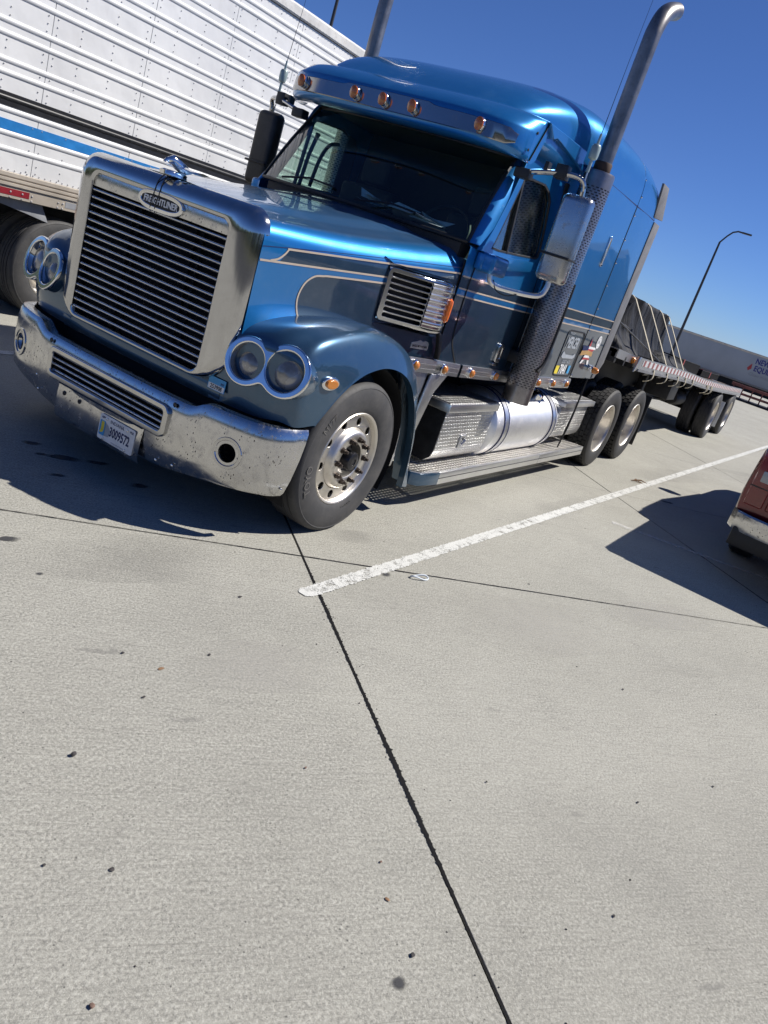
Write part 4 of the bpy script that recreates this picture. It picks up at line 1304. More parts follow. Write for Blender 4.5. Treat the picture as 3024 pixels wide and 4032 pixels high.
# door handle, lock, grab
hf = frame((3.075, -cabY(3.07, 1.26)-.008, 1.256), (1, 0, 0), (0, 0, 1))
both('door_handle', c2d([rrect(-.045, -.072, .045, .072, .02), rrect(-.026, -.05, .026, .05, .012)], hf, CHROME, .008, .006), CAB)
both('door_handle_cup', c2d([rrect(-.03, -.055, .03, .055, .012)], hf, DARK, .003), CAB)
both('door_lock', rbox((3.03, -cabY(3.07, 1.16)-.018, 1.145), (3.12, -cabY(3.07, 1.16)+.01, 1.172), CHROME_W, .006), CAB)
# belt trim and mirror foot
both('belt_trim', B().prism([(2.20, 1.825), (2.50, 1.86), (3.08, 1.925), (3.08, 2.005), (2.50, 1.955), (2.20, 1.94)], 1, -1.085, -1.02).mesh('bt', P_BLUE, .012), UPS)
both('mirror_foot', rbox((2.205, -1.165, 1.815), (2.46, -1.03, 1.95), P_BLUE, .028, 4), UPS)
# mirrors
mh = B().box((2.50, -1.560, 1.895), (2.645, -1.335, 2.50)).mesh('mh', chrome('mirror_chrome', .50, .20, .3), .05, 5)
for v in mh.vertices:
    v.co.x += .03*((v.co.z-2.2)/.3)**2*(1 if v.co.x < 2.57 else 0)
MIR = both('mirror', mh)
MIR[1].data.materials[0] = BLACKM
both('mirror_band', rbox((2.494, -1.5625, 2.068), (2.64, -1.332, 2.086), BLACK, .008), MIR)
both('mirror_glass', rbox((2.640, -1.54, 1.93), (2.650, -1.355, 2.47), CHROME, .002), MIR)
both('mirror_arm', B().tube(cr([(2.46, -.985, 2.515), (2.44, -1.10, 2.55), (2.47, -1.25, 2.585), (2.50, -1.38, 2.60), (2.53, -1.44, 2.585), (2.56, -1.455, 2.54), (2.57, -1.458, 2.48)], 4), .019, 10).mesh('ma', CHROME_W), MIR)
both('mirror_arm', B().tube(cr([(2.27, -1.13, 1.85), (2.27, -1.135, 1.80), (2.29, -1.155, 1.765), (2.35, -1.21, 1.752), (2.48, -1.36, 1.766), (2.55, -1.43, 1.79), (2.57, -1.45, 1.85), (2.57, -1.45, 1.92)], 4), .019, 10).mesh('ma', ALU_POL), MIR)
both('mirror_clamp', rbox((2.40, -1.10, 2.49), (2.49, -.98, 2.56), BLACKM, .015, 3), MIR)
both('mirror_clamp', rbox((2.455, -1.34, 2.555), (2.53, -1.25, 2.65), BLACKM, .008, 2), MIR)
both('mirror_clamp', rbox((2.44, -1.20, 2.56), (2.50, -1.17, 2.64), BLACKM, .004, 2), MIR)
both('mirror_cable', B().tube(cr([(2.29, -1.16, 1.79), (2.30, -1.20, 1.73), (2.36, -1.26, 1.715), (2.42, -1.31, 1.745)], 5), .004, 6).mesh('mc', BLACK), MIR)
# CB antennas on the mirror brackets
both('antenna_base', B().lathe([(.012, -.08), (.012, 0), (.030, .01), (.034, .03), (.034, .085), (.026, .10), (.010, .105), (.008, .17)], (2.58, -1.43, 2.735), (.02, 0, 1), 12, True).mesh('ab', plain('antenna_coil', (.30, .38, .38), .35, .2)), MIR)
both('antenna_stem', B().tube([(2.58, -1.44, 2.50), (2.58, -1.43, 2.72)], .006, 6).mesh('as', ALU), MIR)
both('antenna_whip', B().tube([(2.583, -1.43, 2.88), (2.62, -1.42, 3.4), (2.70, -1.40, 3.95)], [.003, .0016, .001], 5).mesh('aw', GUNM), MIR)
# exhaust stacks
SH = both('exhaust_shield', B().lathe([(.122, .895), (.122, 2.775), (.116, 2.795), (.085, 2.80)], (3.40, -1.22, 0), (0, 0, 1), 40).mesh('sh', SHIELD))
both('exhaust_muffler', B().lathe([(.001, .90), (.105, .90), (.105, 2.74), (.07, 2.78)], (3.40, -1.22, 0), (0, 0, 1), 28).mesh('mu', STEEL_D), SH)
both('exhaust_clamp', B().lathe([(.066, 2.79), (.070, 2.80), (.070, 2.86), (.066, 2.87)], (3.40, -1.22, 0), (0, 0, 1), 28).mesh('ec', plain('rusty_clamp', (.07, .045, .035), .7, .4)), SH)
pp = cr([(3.40, -1.22, 2.78), (3.40, -1.22, 3.2), (3.40, -1.22, 3.70), (3.415, -1.22, 3.83), (3.475, -1.22, 3.94), (3.57, -1.22, 4.005), (3.70, -1.22, 4.055)], 6)
both('exhaust_pipe', B().tube(pp, .0625, 28, False).mesh('ep', PIPE), SH)
both('shield_edge', rbox((3.505, -1.245, .93), (3.53, -1.195, 2.70), ALU, .004), SH)
both('shield_cable', B().tube(cr([(3.475, -1.325, 1.95), (3.465, -1.335, 1.6), (3.43, -1.345, 1.35), (3.385, -1.350, 1.25), (3.33, -1.345, 1.20)], 5), .014, 8).mesh('sc', BLACK), SH)
both('stack_mount', rbox((3.30, -1.16, 1.2), (3.46, -1.05, 1.3), BLACKM, .01), SH)
# ---------------------------------------------------------------- steps, boxes, tank
deck = B().grid([[(x, y, .302) for y in (-.86, -1.0, -1.1, -1.185)] for x in (2.16, 3.0, 4.0, 5.0, 6.14)])
STEP = both('running_board', deck.mesh('deck', TREAD))
both('running_board_beam', rbox((2.42, -1.222, .205), (4.655, -1.186, .306), ALU_POL, .008), STEP)
both('running_board_beam', rbox((4.668, -1.222, .205), (6.14, -1.186, .306), ALU_POL, .008), STEP)
both('running_board_groove', rbox((2.42, -1.2245, .257), (6.13, -1.215, .263), GUNM, 0), STEP)
both('running_board_nose', B().prism([(2.10, -1.10), (2.10, -1.13), (2.16, -1.185), (2.42, -1.222), (2.42, -1.186), (2.19, -1.16)], 2, .205, .305).mesh('nose', P_SLATE, .004), STEP)
both('running_board_trim', B().prism([(2.10, -1.10), (2.10, -1.125), (2.16, -1.180), (2.42, -1.216), (2.42, -1.18), (2.19, -1.15)], 2, .306, .312).mesh('nose', ALU_POL, .002), STEP)
for x in (2.6, 3.6, 4.6, 5.8): both('step_bracket', rbox((x, -1.15, .19), (x+.05, -.5, .23), FRAME, .004), STEP)
def toolbox(x0, x1, yf, z0, z1):
    prof = [(-.55, z0), (yf+.07, z0), (yf+.015, z0+.05), (yf, z0+.12), (yf, z1), (-.55, z1)]
    b = B().prism(prof, 0, x0, x1)
    return b.mesh('tb', DIAMOND, .006)
BX1 = both('battery_box', toolbox(2.43, 3.36, -1.10, .335, .765))
both('battery_box_lid', B().box((2.405, -1.125, .762), (3.375, -.56, .832)).mesh('lid', ALU_POL, .012), BX1)
both('battery_box_tread', rbox((2.42, -1.11, .832), (3.36, -.57, .838), DIAMOND, 0), BX1)
both('battery_box_end', B().prism([(-.55, .34), (-1.03, .34), (-1.083, .386), (-1.097, .45), (-1.097, .76), (-.55, .76)], 0, 2.418, 2.428).mesh('e', BLACKM, 0), BX1)
lf = frame((2.865, -1.107, .502), (1, 0, .0), (0, 0, 1))
both('box_latch', c2d([rrect(-.045, -.055, .045, .055, .008), rrect(-.03, -.042, .03, .042, .006)], lf, ALU_POL, .004, .003), BX1)
both('box_latch_handle', B().tube([(2.845, -1.118, .48), (2.89, -1.122, .52)], .010, 8).mesh('lh', CHROME), BX1)
BX2 = both('tool_box', toolbox(5.10, 6.02, -1.12, .40, .785))
both('tool_box_lid', B().box((5.07, -1.16, .785), (6.12, -.56, .845)).mesh('lid', ALU_POL, .010), BX2)
both('tool_box_tread', rbox((5.08, -1.12, .845), (6.10, -.57, .851), DIAMOND, 0), BX2)
TK = both('fuel_tank', B().lathe([(.001, 3.385), (.20, 3.375), (.28, 3.39), (.312, 3.42), (.318, 3.46), (.318, 4.98), (.312, 5.02), (.28, 5.05), (.20, 5.062), (.001, 5.055)], (0, -.838, .568), (1, 0, 0), 48).mesh('tank', chrome('tank_aluminium', .90, .42, .15)))
for x in (3.62, 4.90):
    both('tank_strap', B().lathe([(.320, x-.045), (.324, x-.045), (.324, x+.045), (.320, x+.045)], (0, -.838, .568), (1, 0, 0), 48).mesh('ts', ALU_POL), TK)
    for dx in (-.05, .05):
        both('tank_strap_edge', B().lathe([(.319, x+dx-.008), (.3262, x+dx-.008), (.3262, x+dx+.008), (.319, x+dx+.008)], (0, -.838, .568), (1, 0, 0), 48).mesh('ts', NAVY), TK)
both('fuel_cap', B().lathe([(.045, .28), (.045, .335), (.058, .337), (.058, .375), (.05, .385), (.001, .385)], (4.52, -.838, .568), (0, -.5, .87), 20).mesh('fc', CHROME), TK)
both('tank_bracket', rbox((3.55, -.60, .25), (3.68, -.44, .95), FRAME, 0), TK)
# hanging bungee strap and mud flap
new('bungee_strap', B().tube([(5.415, -1.165, 1.12), (5.42, -1.165, .75), (5.41, -1.16, .55), (5.41, -1.14, .31)], [.008, .010, .014, .008], 8).mesh('bs', BLACK), T)
for s in (-1, 1):
    new('mud_flap', rbox((8.66, s*1.22-.0 if s < 0 else .62, .18), (8.68, -.62 if s < 0 else 1.22, .92), BLACK, .002), T)
new('air_hose', B().tube(cr([(4.95, -.3, 1.9), (5.4, -.4, 1.4), (5.9, -.35, 1.3), (6.3, -.2, 1.45)], 6), .018, 8).mesh('ah', BLACK), T)
new('air_hose', B().tube(cr([(4.95, -.1, 1.9), (5.4, -.2, 1.35), (5.9, -.2, 1.25), (6.3, -.05, 1.45)], 6), .018, 8).mesh('ah', REDI), T)
new('deck_plate', rbox((5.0, -.5, 1.045), (6.1, .5, 1.06), ALU, .003), T)
# ---------------------------------------------------------------- interior
def dfx(y): return wsp(y/.962, 0).x+.04
rows = []
for k in range(25):
    y = -.91+1.82*k/24; f0 = dfx(y)
    rows.append([(f0, y, 1.55), (f0, y, 1.955), (f0+.05, y, 1.972), (max(2.40, f0+.1), y, 1.960), (2.52, y, 1.85), (2.46, y, 1.40)])
CABIN = new('dashboard', B().grid(rows, True, True).mesh('dash', INTER, sharp=40), T)
new('headliner', rbox((2.40, -.93, 2.635), (3.43, .93, 2.66), INTER, 0), CABIN)
new('cab_partition', rbox((3.38, -1.0, 1.1), (3.43, 1.0, 2.66), INTER, 0), CABIN)
for y in (-.55, .55):
    new('seat', B().box((2.92, y-.27, 1.2), (3.16, y+.27, 2.18)).mesh('seat', INTER, .06, 3), CABIN)
    new('headrest', B().box((2.98, y-.14, 2.2), (3.12, y+.14, 2.42)).mesh('hr', INTER, .05, 3), CABIN)
ring = [(2.50+.10*cos(a), -.52+.22*sin(a), 1.99+.20*cos(a)) for a in [2*pi*k/32 for k in range(33)]]
new('steering_wheel', B().tube(ring, .016, 8, False).mesh('sw', BLACK), CABIN)
rp = random.Random(3)
for k in range(16):
    y = rp.uniform(-.84, -.10); x = dfx(y)+rp.uniform(.07, .20)
    w_, h_ = rp.uniform(.12, .20), rp.uniform(.12, .26); a = rp.uniform(0, 3)
    q = []
    for sx, sy, dz in ((-1, -1, 0), (1, -1, rp.uniform(0, .05)), (1, 1, rp.uniform(.01, .08)), (-1, 1, rp.uniform(0, .03))):
        q.append((x+sx*w_/2*cos(a)-sy*h_/2*sin(a), y+sx*w_/2*sin(a)+sy*h_/2*cos(a), 1.978+k*.004+dz))
    new('paper_sheet', B().add(q, [(0, 1, 2, 3)]).mesh('paper', PAPERB if k % 5 == 0 else PAPER, smooth=False), CABIN)
new('grab_handle', B().tube(cr([(2.62, .90, 2.02), (2.64, .88, 2.25), (2.72, .88, 2.38), (2.86, .90, 2.42)], 6), .016, 8).mesh('gh', BLACK), CABIN)
new('phone_mount', B().tube(cr([(2.36, .80, 1.98), (2.40, .82, 2.12), (2.44, .84, 2.25), (2.50, .85, 2.42)], 5), [.016]*15+[.022], 8).mesh('pm', BLACK), CABIN)
# ================================================================== REEFER TRAILER ON THE LEFT
RY, RX0, RX1 = 3.40, .30, 16.4
RF = thing('refrigerated_trailer', 'white ribbed refrigerated box trailer with black and blue bands, left of the blue truck', 'trailer', (8.3, 4.7, 0))
new('trailer_body', rbox((RX0+.01, RY+.03, 1.12), (RX1-.01, RY+2.58, 3.86), WHITE, .01), RF)
PWD = 1.035
k0 = int((RX0-1.80)/PWD)-1
pz0, pz1 = 1.335, 3.775
def panelmat():
    m = Mat('trailer_skin')
    x, y, z = m.xyz()
    big = m.noise(.7, 3)
    v = m.noise(5, 4, .6, m.vec(x*1.5, y, z*.25))
    dent = m.noise(1.6, 2)
    c = m.mix(big.ss(.3, .7), (.66, .66, .655), (.74, .74, .73))
    c = m.mix(v.ss(.55, .85)*.35, c, (.50, .48, .45))
    m.set(base=c, rough=.42, spec=.4)
    m.bump(dent+(m.noise(6, 2)*.15), .4, .06)
    return m.m
SKIN = panelmat()
for k in range(k0, 15):
    x0, x1 = max(RX0, 1.80+k*PWD), min(RX1, 1.80+(k+1)*PWD)
    if x1-x0 < .1: continue
    new('side_panel', rbox((x0+.002, RY-random.uniform(0, .002), pz0), (x1-.002, RY+.03, pz1), SKIN, .002, 1), RF)
ribp = [(0.004, -.024), (-.006, -.020), (-.0115, -.011), (-.013, 0), (-.0115, .010), (-.006, .018), (.004, .022)]
ribme = B().grid([[(x, RY+o, z) for o, z in ribp] for x in (RX0, RX1)]).mesh('rib', WHITE)
ribblk = B().grid([[(x, RY+o, z) for o, z in ribp] for x in (RX0, RX1)]).mesh('rib', BLACKM)
for z in (1.52, 1.65, 1.835, 2.12, 2.215, 2.41, 2.505, 2.715, 2.81, 3.005, 3.10, 3.285, 3.38, 3.575, 3.66):
    o = new('side_rib', ribme, RF); o.location.z += z
o = new('side_rib', ribblk, RF); o.location.z += 1.925
new('black_band', B().box((RX0, RY-.0045, 1.862), (RX1, RY+.01, 1.972)).mesh('bb', plain('band_black', (.018, .018, .02), .4)), RF)
new('blue_band', B().box((RX0, RY-.0045, 1.672), (RX1, RY+.01, 1.758)).mesh('bb', plain('band_blue', (.02, .19, .50), .4)), RF)
new('top_rail', B().prism([(RY-.02, 3.785), (RY-.03, 3.80), (RY-.028, 3.885), (RY+.0, 3.905), (RY+.06, 3.91), (RY+.06, 3.785)], 0, RX0, RX1).mesh('tr', plain('rail_white', (.62, .61, .58), .5, 0, 0, .12, 4, .4, (.32, .28, .24))), RF)
new('roof', rbox((RX0, RY+.0, 3.88), (RX1, RY+2.6, 3.915), WHITE, .01), RF)
CREAM = plain('rail_aluminium', (.56, .50, .42), .38, .35, 0, .12, 3, .3)
rl = [(RY, 1.335), (RY-.018, 1.330), (RY-.018, 1.300), (RY-.006, 1.296), (RY-.006, 1.286), (RY-.022, 1.282), (RY-.022, 1.262), (RY-.006, 1.258), (RY-.006, 1.248), (RY-.026, 1.244), (RY-.026, 1.222), (RY-.012, 1.218), (RY-.012, 1.115), (RY+.06, 1.105)]
new('bottom_rail', B().grid([[(x, y, z) for y, z in rl] for x in (RX0, RX1)]).mesh('br', CREAM, sharp=20), RF)
tx = RX0+.1
kk = 0
for x0, x1, m_ in ((1.15, 1.81, REDTAPE), (2.20, 2.40, GREYI), (2.40, 2.75, REDTAPE), (3.3, 3.6, REDTAPE), (3.6, 3.9, GREYI)):
    new('reflective_tape', rbox((x0, RY-.0145, 1.140), (x1, RY-.011, 1.196), m_, 0), RF)
rvb = B()
def rivet(x, y, z, r=.0068): rvb.lathe([(r, 0), (r*.7, .005), (.0005, .007)], (x, y, z), (0, -1, 0), 6)
ribz = (1.52, 1.65, 1.835, 1.925, 2.12, 2.215, 2.41, 2.505, 2.715, 2.81, 3.005, 3.10, 3.285, 3.38, 3.575, 3.66)
x = -1.0
for k in range(17):
    for xx in ([1.75-.345*3+k*.345] + ([1.845-.345*3+k*.345] if k % 3 == 0 else [])):
        z = 1.37
        while z < 3.76:
            if min(abs(z-q) for q in ribz) > .035: rivet(xx, RY-.002, z)
            z += .062
xx = .4
while xx < 6.5:
    rivet(xx, RY-.002, 1.352); rivet(xx, RY-.029, 3.80, .006); xx += .062
for xx in (1.18, 1.33, 1.5, 1.62, 1.74, 1.84, 2.12, 2.17, 2.5, 2.6, 3.0):
    rivet(xx, RY-.0145, 1.17, .010); rivet(xx, RY-.0125, 1.125, .010)
o = new('rivets', rvb.mesh('rivets', plain('rivet_grey', (.42, .42, .43), .45, .3)), RF); o['kind'] = 'stuff'
for x in (2.27, 3.53):
    add_wheel(RF, x, RY+.175, .502, 'd', -1, tyre=TY_S)
    add_wheel(RF, x, RY+2.42, .502, 'd', 1, tyre=TY_S)
new('suspension_frame', rbox((1.4, RY+.75, .55), (4.6, RY+1.85, 1.1), FRAME, .02), RF)
new('mud_guard', B().prism([(1.15, 1.105), (2.0, 1.105), (2.09, .955), (1.85, 1.0), (1.5, 1.06)], 1, RY+.05, RY+.07).mesh('mg', GREYI, .002), RF)
for y in (.6, 2.0): new('chassis_beam', rbox((RX0+.5, RY+y-.06, .9), (RX1-.1, RY+y+.06, 1.11), FRAME, 0), RF)
new('rear_frame', rbox((RX0-.05, RY, 1.1), (RX0, RY+2.6, 3.9), CREAM, .005), RF)
for k in (0, 1):
    new('rear_door', rbox((RX0-.08, RY+.06+k*1.25, 1.2), (RX0-.05, RY+1.28+k*1.25, 3.82), WHITE, .01), RF)
    new('door_rod', B().tube([(RX0-.10, RY+.9+k*.8, 1.2), (RX0-.10, RY+.9+k*.8, 3.8)], .018, 8).mesh('dr', GALV), RF)
new('under_ride_guard', rbox((RX0, RY+.3, .5), (RX0+.1, RY+2.3, .6), FRAME, .01), RF)
for y in (.35, 2.2): new('landing_leg', rbox((12.2, RY+y-.06, .02), (12.34, RY+y+.06, 1.1), FRAME, .01), RF)

# ================================================================== FLATBED BEHIND THE TRUCK
FB = thing('flatbed_trailer', 'black flatbed trailer with red and white tape rail hitched behind blue truck', 'trailer', (11.5, 0, 0))
def zd(x): return sm([(5.9, 1.50), (6.9, 1.448), (9.8, 1.368), (12.4, 1.258), (17.4, 1.125), (18, 1.12)], x)
def strip(x0, x1, ya, yb, za, zb, mat, n=20, nm='s', **k):
    r = []
    for i in range(n+1):
        x = x0+(x1-x0)*i/n; z = zd(x)
        r.append([(x, ya, z+za), (x, yb, z+za), (x, yb, z+zb), (x, ya, z+zb)])
    return B().grid(r, True, True).mesh(nm, mat, smooth=False, **k)
for k in range(16):
    y0 = -1.2+2.4*k/16
    new('deck_plank', strip(6.0, 17.55, y0+.004, y0+2.4/16-.004, -.05, -.012-.004*(k % 2), WOOD if k % 3 else ALU, 12), FB)
for s in (-1, 1):
    new('side_rail', strip(6.85, 17.6, s*1.285, s*1.215, -.135, 0, ALU, 24), FB)
    new('rail_flange', strip(6.85, 17.6, s*1.30, s*1.23, -.165, -.137, GALV, 24), FB)
    new('nose_rail', strip(6.0, 6.84, s*1.21, s*1.14, -.10, .0, ALU, 6), FB)
    for k in range(44):
        x = 7.0+k*.242
        if x > 17.4: break
        new('reflective_tape', strip(x, x+.241, s*1.2885, s*1.2855, -.092, -.018, WHTAPE, 1), FB)
        if s < 0: new('reflective_tape', strip(x+.05, x+.145, s*1.2905, s*1.2885, -.092, -.018, REDTAPE, 1), FB)
    for k in range(22):
        x = 7.12+k*.475
        z = zd(x)
        new('stake_pocket', B().lathe([(.07, 0), (.07, .004), (.001, .0045)], (0, 0, 0), (0, 0, 1), 12).mesh('sp', BLACK) if k == 0 and s == -1 else bpy.data.meshes['sp'], FB, (x, s*1.245, z+.0005)).scale = (1.25, .42, 1)
    new('main_beam', strip(6.3, 17.4, s*.50, s*.42, -.62, -.06, FRAME, 16), FB)
    new('beam_flange', strip(6.3, 17.4, s*.56, s*.36, -.65, -.62, FRAME, 16), FB)
for k in range(26):
    x = 6.4+k*.43
    new('cross_member', strip(x, x+.05, -1.21, 1.21, -.16, -.055, FRAME, 1), FB)
new('front_bolster', rbox((6.0, -1.2, 1.33), (6.08, 1.2, 1.49), FRAME, .01), FB)
new('clearance_lamp', B().lathe([(.04, 0), (.042, .02), (.03, .035), (.001, .04)], (6.72, -1.215, 1.395), (0, -1, 0), 16).mesh('cl', AMBER), FB)
new('rail_end_plate', B().prism([(6.78, 1.46), (6.86, 1.455), (6.86, 1.30), (6.70, 1.27)], 1, -1.285, -1.27).mesh('re', ALU, .003), FB)
# strap tails hanging from the winches
def loop_tail(x, z, h, w):
    p = cr([(x, -1.292, z), (x+.015, -1.305, z-h*.5), (x-.02, -1.285, z-h*.85), (x-.13, -1.24, z-h)], 5)
    r = [[(q.x-.0, q.y-.004, q.z), (q.x+.075, q.y, q.z), (q.x+.075, q.y+.008, q.z), (q.x, q.y+.006, q.z)] for q in p]
    return B().grid(r, True, True).mesh('lt', STRAP)
for x, z in ((7.7, 1.32), (8.58, 1.30), (9.42, 1.27), (10.05, 1.26), (10.73, 1.25), (12.33, 1.17), (12.45, 1.17), (12.85, 1.15), (12.97, 1.15)):
    new('strap_tail', loop_tail(x, z, .17, .05), FB)
    new('winch', B().tube([(x-.1, -1.18, z-.06), (x+.14, -1.18, z-.06)], .045, 10).mesh('w', BLACKM), FB)
for s in (-1, 1):
    new('landing_leg', rbox((9.55, s*.78-.06, .12), (9.68, s*.78+.06, 1.3), FRAME, .01), FB)
    new('landing_foot', rbox((9.48, s*.78-.12, .08), (9.75, s*.78+.12, .13), FRAME, .005), FB)
    for x in (14.85, 16.95):
        add_wheel(FB, x, s*1.15, .492, 'd', s, tyre=TY_S, lugs=False)
    new('mud_flap', rbox((15.83, min(s*1.28, s*.72), .22), (15.845, max(s*1.28, s*.72), .80), WHITE, .002), FB)
    new('tail_lamp', rbox((17.55, min(s*1.2, s*1.0), .90), (17.62, max(s*1.2, s*1.0), 1.0), REDLENS, .01), FB)
for x in (14.85, 16.95):
    new('axle', B().tube([(x, -1.0, .49), (x, 1.0, .49)], .07, 10).mesh('ax', FRAME), FB)
new('bogie_frame', rbox((14.0, -.55, .55), (17.3, .55, .80), FRAME, .02), FB)
new('under_tool_box', rbox((10.6, -1.05, .80), (11.2, -.6, 1.12), plain('box_grey', (.035, .035, .037), .5), .01), FB)
new('air_tank', B().lathe([(.001, 0), (.10, .02), (.13, .07), (.13, .75), (.10, .80), (.001, .82)], (12.6, -.75, .72), (1, 0, 0), 20).mesh('at', FRAME), FB)
new('landing_brace', B().tube([(9.6, -.7, .7), (10.9, -.45, .95)], .03, 8).mesh('lb', FRAME), FB)
new('rear_bumper', rbox((17.4, -1.1, .45), (17.5, 1.1, .55), FRAME, .01), FB)
# tarped load: lumpy cloth over a narrow crate
def hsh(x, y, z):
    return sin(x*3.1+sin(z*4.3)*1.3)*.5+sin(z*5.7+x*1.9)*.25+sin(y*4.1+x*7.3)*.25+.35*sin(x*11.3+z*2.2)+.2*sin(x*19+z*4)
def tarp_block(x0, x1, y0, y1, z0f, h, amp, seed):
    rows = []
    n, m_ = 46, 40
    for i in range(n+1):
        t = i/n; x = x0+(x1-x0)*t
        e = min(1, min(t, 1-t)*9); e = e**.5
        r = []
        for j in range(m_+1):
            u = j/m_*3  # 0-1 near side up, 1-2 top, 2-3 far side
            if u < 1: y, z = y0, u
            elif u < 2: y, z = y0+(y1-y0)*(u-1), 1
            else: y, z = y1, 3-u
            fl = .16*(1-z)**2
            y += (-fl if y < 0 else fl)*(1 if (u < 1 or u > 2) else 0)
            d = hsh(x+seed, y, z*h*2)*amp*(.25+.75*min(1, abs(2-abs(u-1.5)*2)+.35))
            zz = zd(x)+z*(h*e*(1-.02*t)+.0)
            yy = y*(.80+.20*e)+(d if u < 1 else -d if u > 2 else 0)
            r.append((x+d*.4, yy, zz+(d*.35 if 1 <= u <= 2 else 0)+(.0 if z > 0 else 0)))
        rows.append(r)
    b = B().grid(rows)
    nn = (m_+1)
    b.f.append(tuple(range(nn))); b.mi.append(0)
    b.f.append(tuple(n*nn+j for j in range(nn))); b.mi.append(0)
    return b.mesh('tarp', TARP, sharp=80)
TL = thing('tarped_load', 'black tarpaulin covered crate strapped down at the front of the flatbed', 'load', (8.7, 0, 1.4))
new('tarpaulin', tarp_block(7.30, 10.18, -.74, .74, 0, .70, .035, 0), TL)
new('tarpaulin_apron', tarp_block(6.25, 7.62, -.92, .92, 0, .30, .06, 5), TL)
new('tarpaulin_apron', tarp_block(9.0, 10.9, -1.02, .9, 0, .14, .05, 9), TL)
for i, x in enumerate((7.47, 8.34, 9.14, 9.66)):
    p = [(x, -1.285, zd(x)+.0), (x+.0, -1.03, zd(x)+.33), (x, -.775, zd(x)+.655), (x, -.72, zd(x)+.690), (x, 0, zd(x)+.705), (x, .72, zd(x)+.690), (x, 1.285, zd(x))]
    r = [[(q[0]-.028, q[1], q[2]), (q[0]+.028, q[1], q[2]), (q[0]+.028, q[1]+.003, q[2]-.006), (q[0]-.028, q[1]+.003, q[2]-.006)] for q in p]
    tag(new('ratchet_strap', B().grid(r, True, True).mesh('st', STRAP, smooth=False)), ['tan strap over black tarp, nearest to the blue sleeper cab', 'second tan strap over black tarp, counted from the blue cab', 'third tan strap over black tarp, counted from the blue cab', 'tan strap at the far rear end of the black tarp'][i], 'strap', 'straps over the tarped load')
tag(new('bungee_cord', B().tube([(6.4, -.95, 1.78), (7.2, -1.12, 1.60), (7.84, -1.28, 1.44)], .012, 6).mesh('bc', BLACK)), 'black cord running down from the front of the tarp to the rail', 'cord')
for (x0, x1, y0, y1, h, lab) in ((11.7, 14.7, -.65, .55, .20, 'tall black steel bundle lying mid flatbed behind the tarp'), (14.75, 17.2, -.72, .5, .13, 'low black steel bundle lying at the rear end of the flatbed')):
    t_ = thing('steel_bundle', lab, 'cargo', ((x0+x1)/2, 0, zd(x0)), 'bundles on the flatbed')
    new('bundle_body', strip(x0, x1, y0, y1, .0, h, MATTE, 6), t_)
    new('bundle_edge', strip(x0, x1, y0-.006, y0+.03, h-.008, h+.003, BLACKM, 6), t_)
    new('bundle_band', strip(x0+1.1, x0+1.16, y0-.008, y1+.008, .002, h+.008, REDI, 1), t_)

# ================================================================== FAR BACKGROUND
def polar(az, D): return Vector((CAM[0]+D*cos(radians(az)), CAM[1]+D*sin(radians(az))))
c0 = polar(7.0, 84); tv = Vector((sin(radians(7.5)), -cos(radians(7.5)))); nv = Vector((cos(radians(7.5)), sin(radians(7.5))))
BGZ = gz(c0.x)
BG = thing('box_trailer', 'grey box trailer with blue lettering parked far behind the flatbed', 'trailer', (c0.x, c0.y, BGZ))
FBG = Matrix((( tv.x, nv.x, 0, c0.x), (tv.y, nv.y, 0, c0.y), (0, 0, 1, 0), (0, 0, 0, 1)))
def bgm(me): me.transform(FBG); return me
GREYT = plain('trailer_grey', (.36, .38, .40), .5, .1, 0, .06, .6)
new('trailer_body', bgm(rbox((-8.1, 0, -.35), (8.1, 2.6, 2.34), GREYT, .02)), BG)
new('top_rail', bgm(rbox((-8.12, -.03, 2.30), (8.12, 2.62, 2.48), CREAM, .02)), BG)
new('bottom_rail', bgm(rbox((-8.12, -.03, -.52), (8.12, 2.62, -.34), plain('rail_tan', (.30, .26, .22), .6), .02)), BG)
new('undercarriage', bgm(rbox((-7.5, .6, -1.2), (7.5, 2.0, -.52), FRAME, .02)), BG)
for x in (-5.2, -6.5, 5.5, 6.8):
    w_ = new('wheel', bgm(B().lathe([(.2, -.02), (.5, 0), (.5, .28), (.2, .3)], (x, .1, BGZ+.5), (0, 1, 0), 20, True).mesh('bw', RUB2)), BG)
def bgt(body, size, x, z, mat, **k): new('trailer_lettering', bgm(text(body, size, frame((x, -.012, z), (1, 0, 0), (0, 0, 1)), mat, .004, 'LEFT', **k)), BG)
bgt('NEWMARK', .72, .95, 1.78, plain('letter_blue', (.03, .03, .20), .6), sx=.8, bold=.02)
bgt('EQUIPMENT', .72, 1.05, 1.10, plain('letter_blue2', (.03, .03, .20), .6), sx=.8, bold=.02)
bgt('Clean Water Air', .42, .75, .52, GREYI, shear=.3, bold=.01)
new('trailer_mark', bgm(B().prism([(.45, 1.0), (.75, 1.5), (.85, 1.0), (.6, .75)], 1, -.012, -.006).mesh('mk', REDI)), BG)
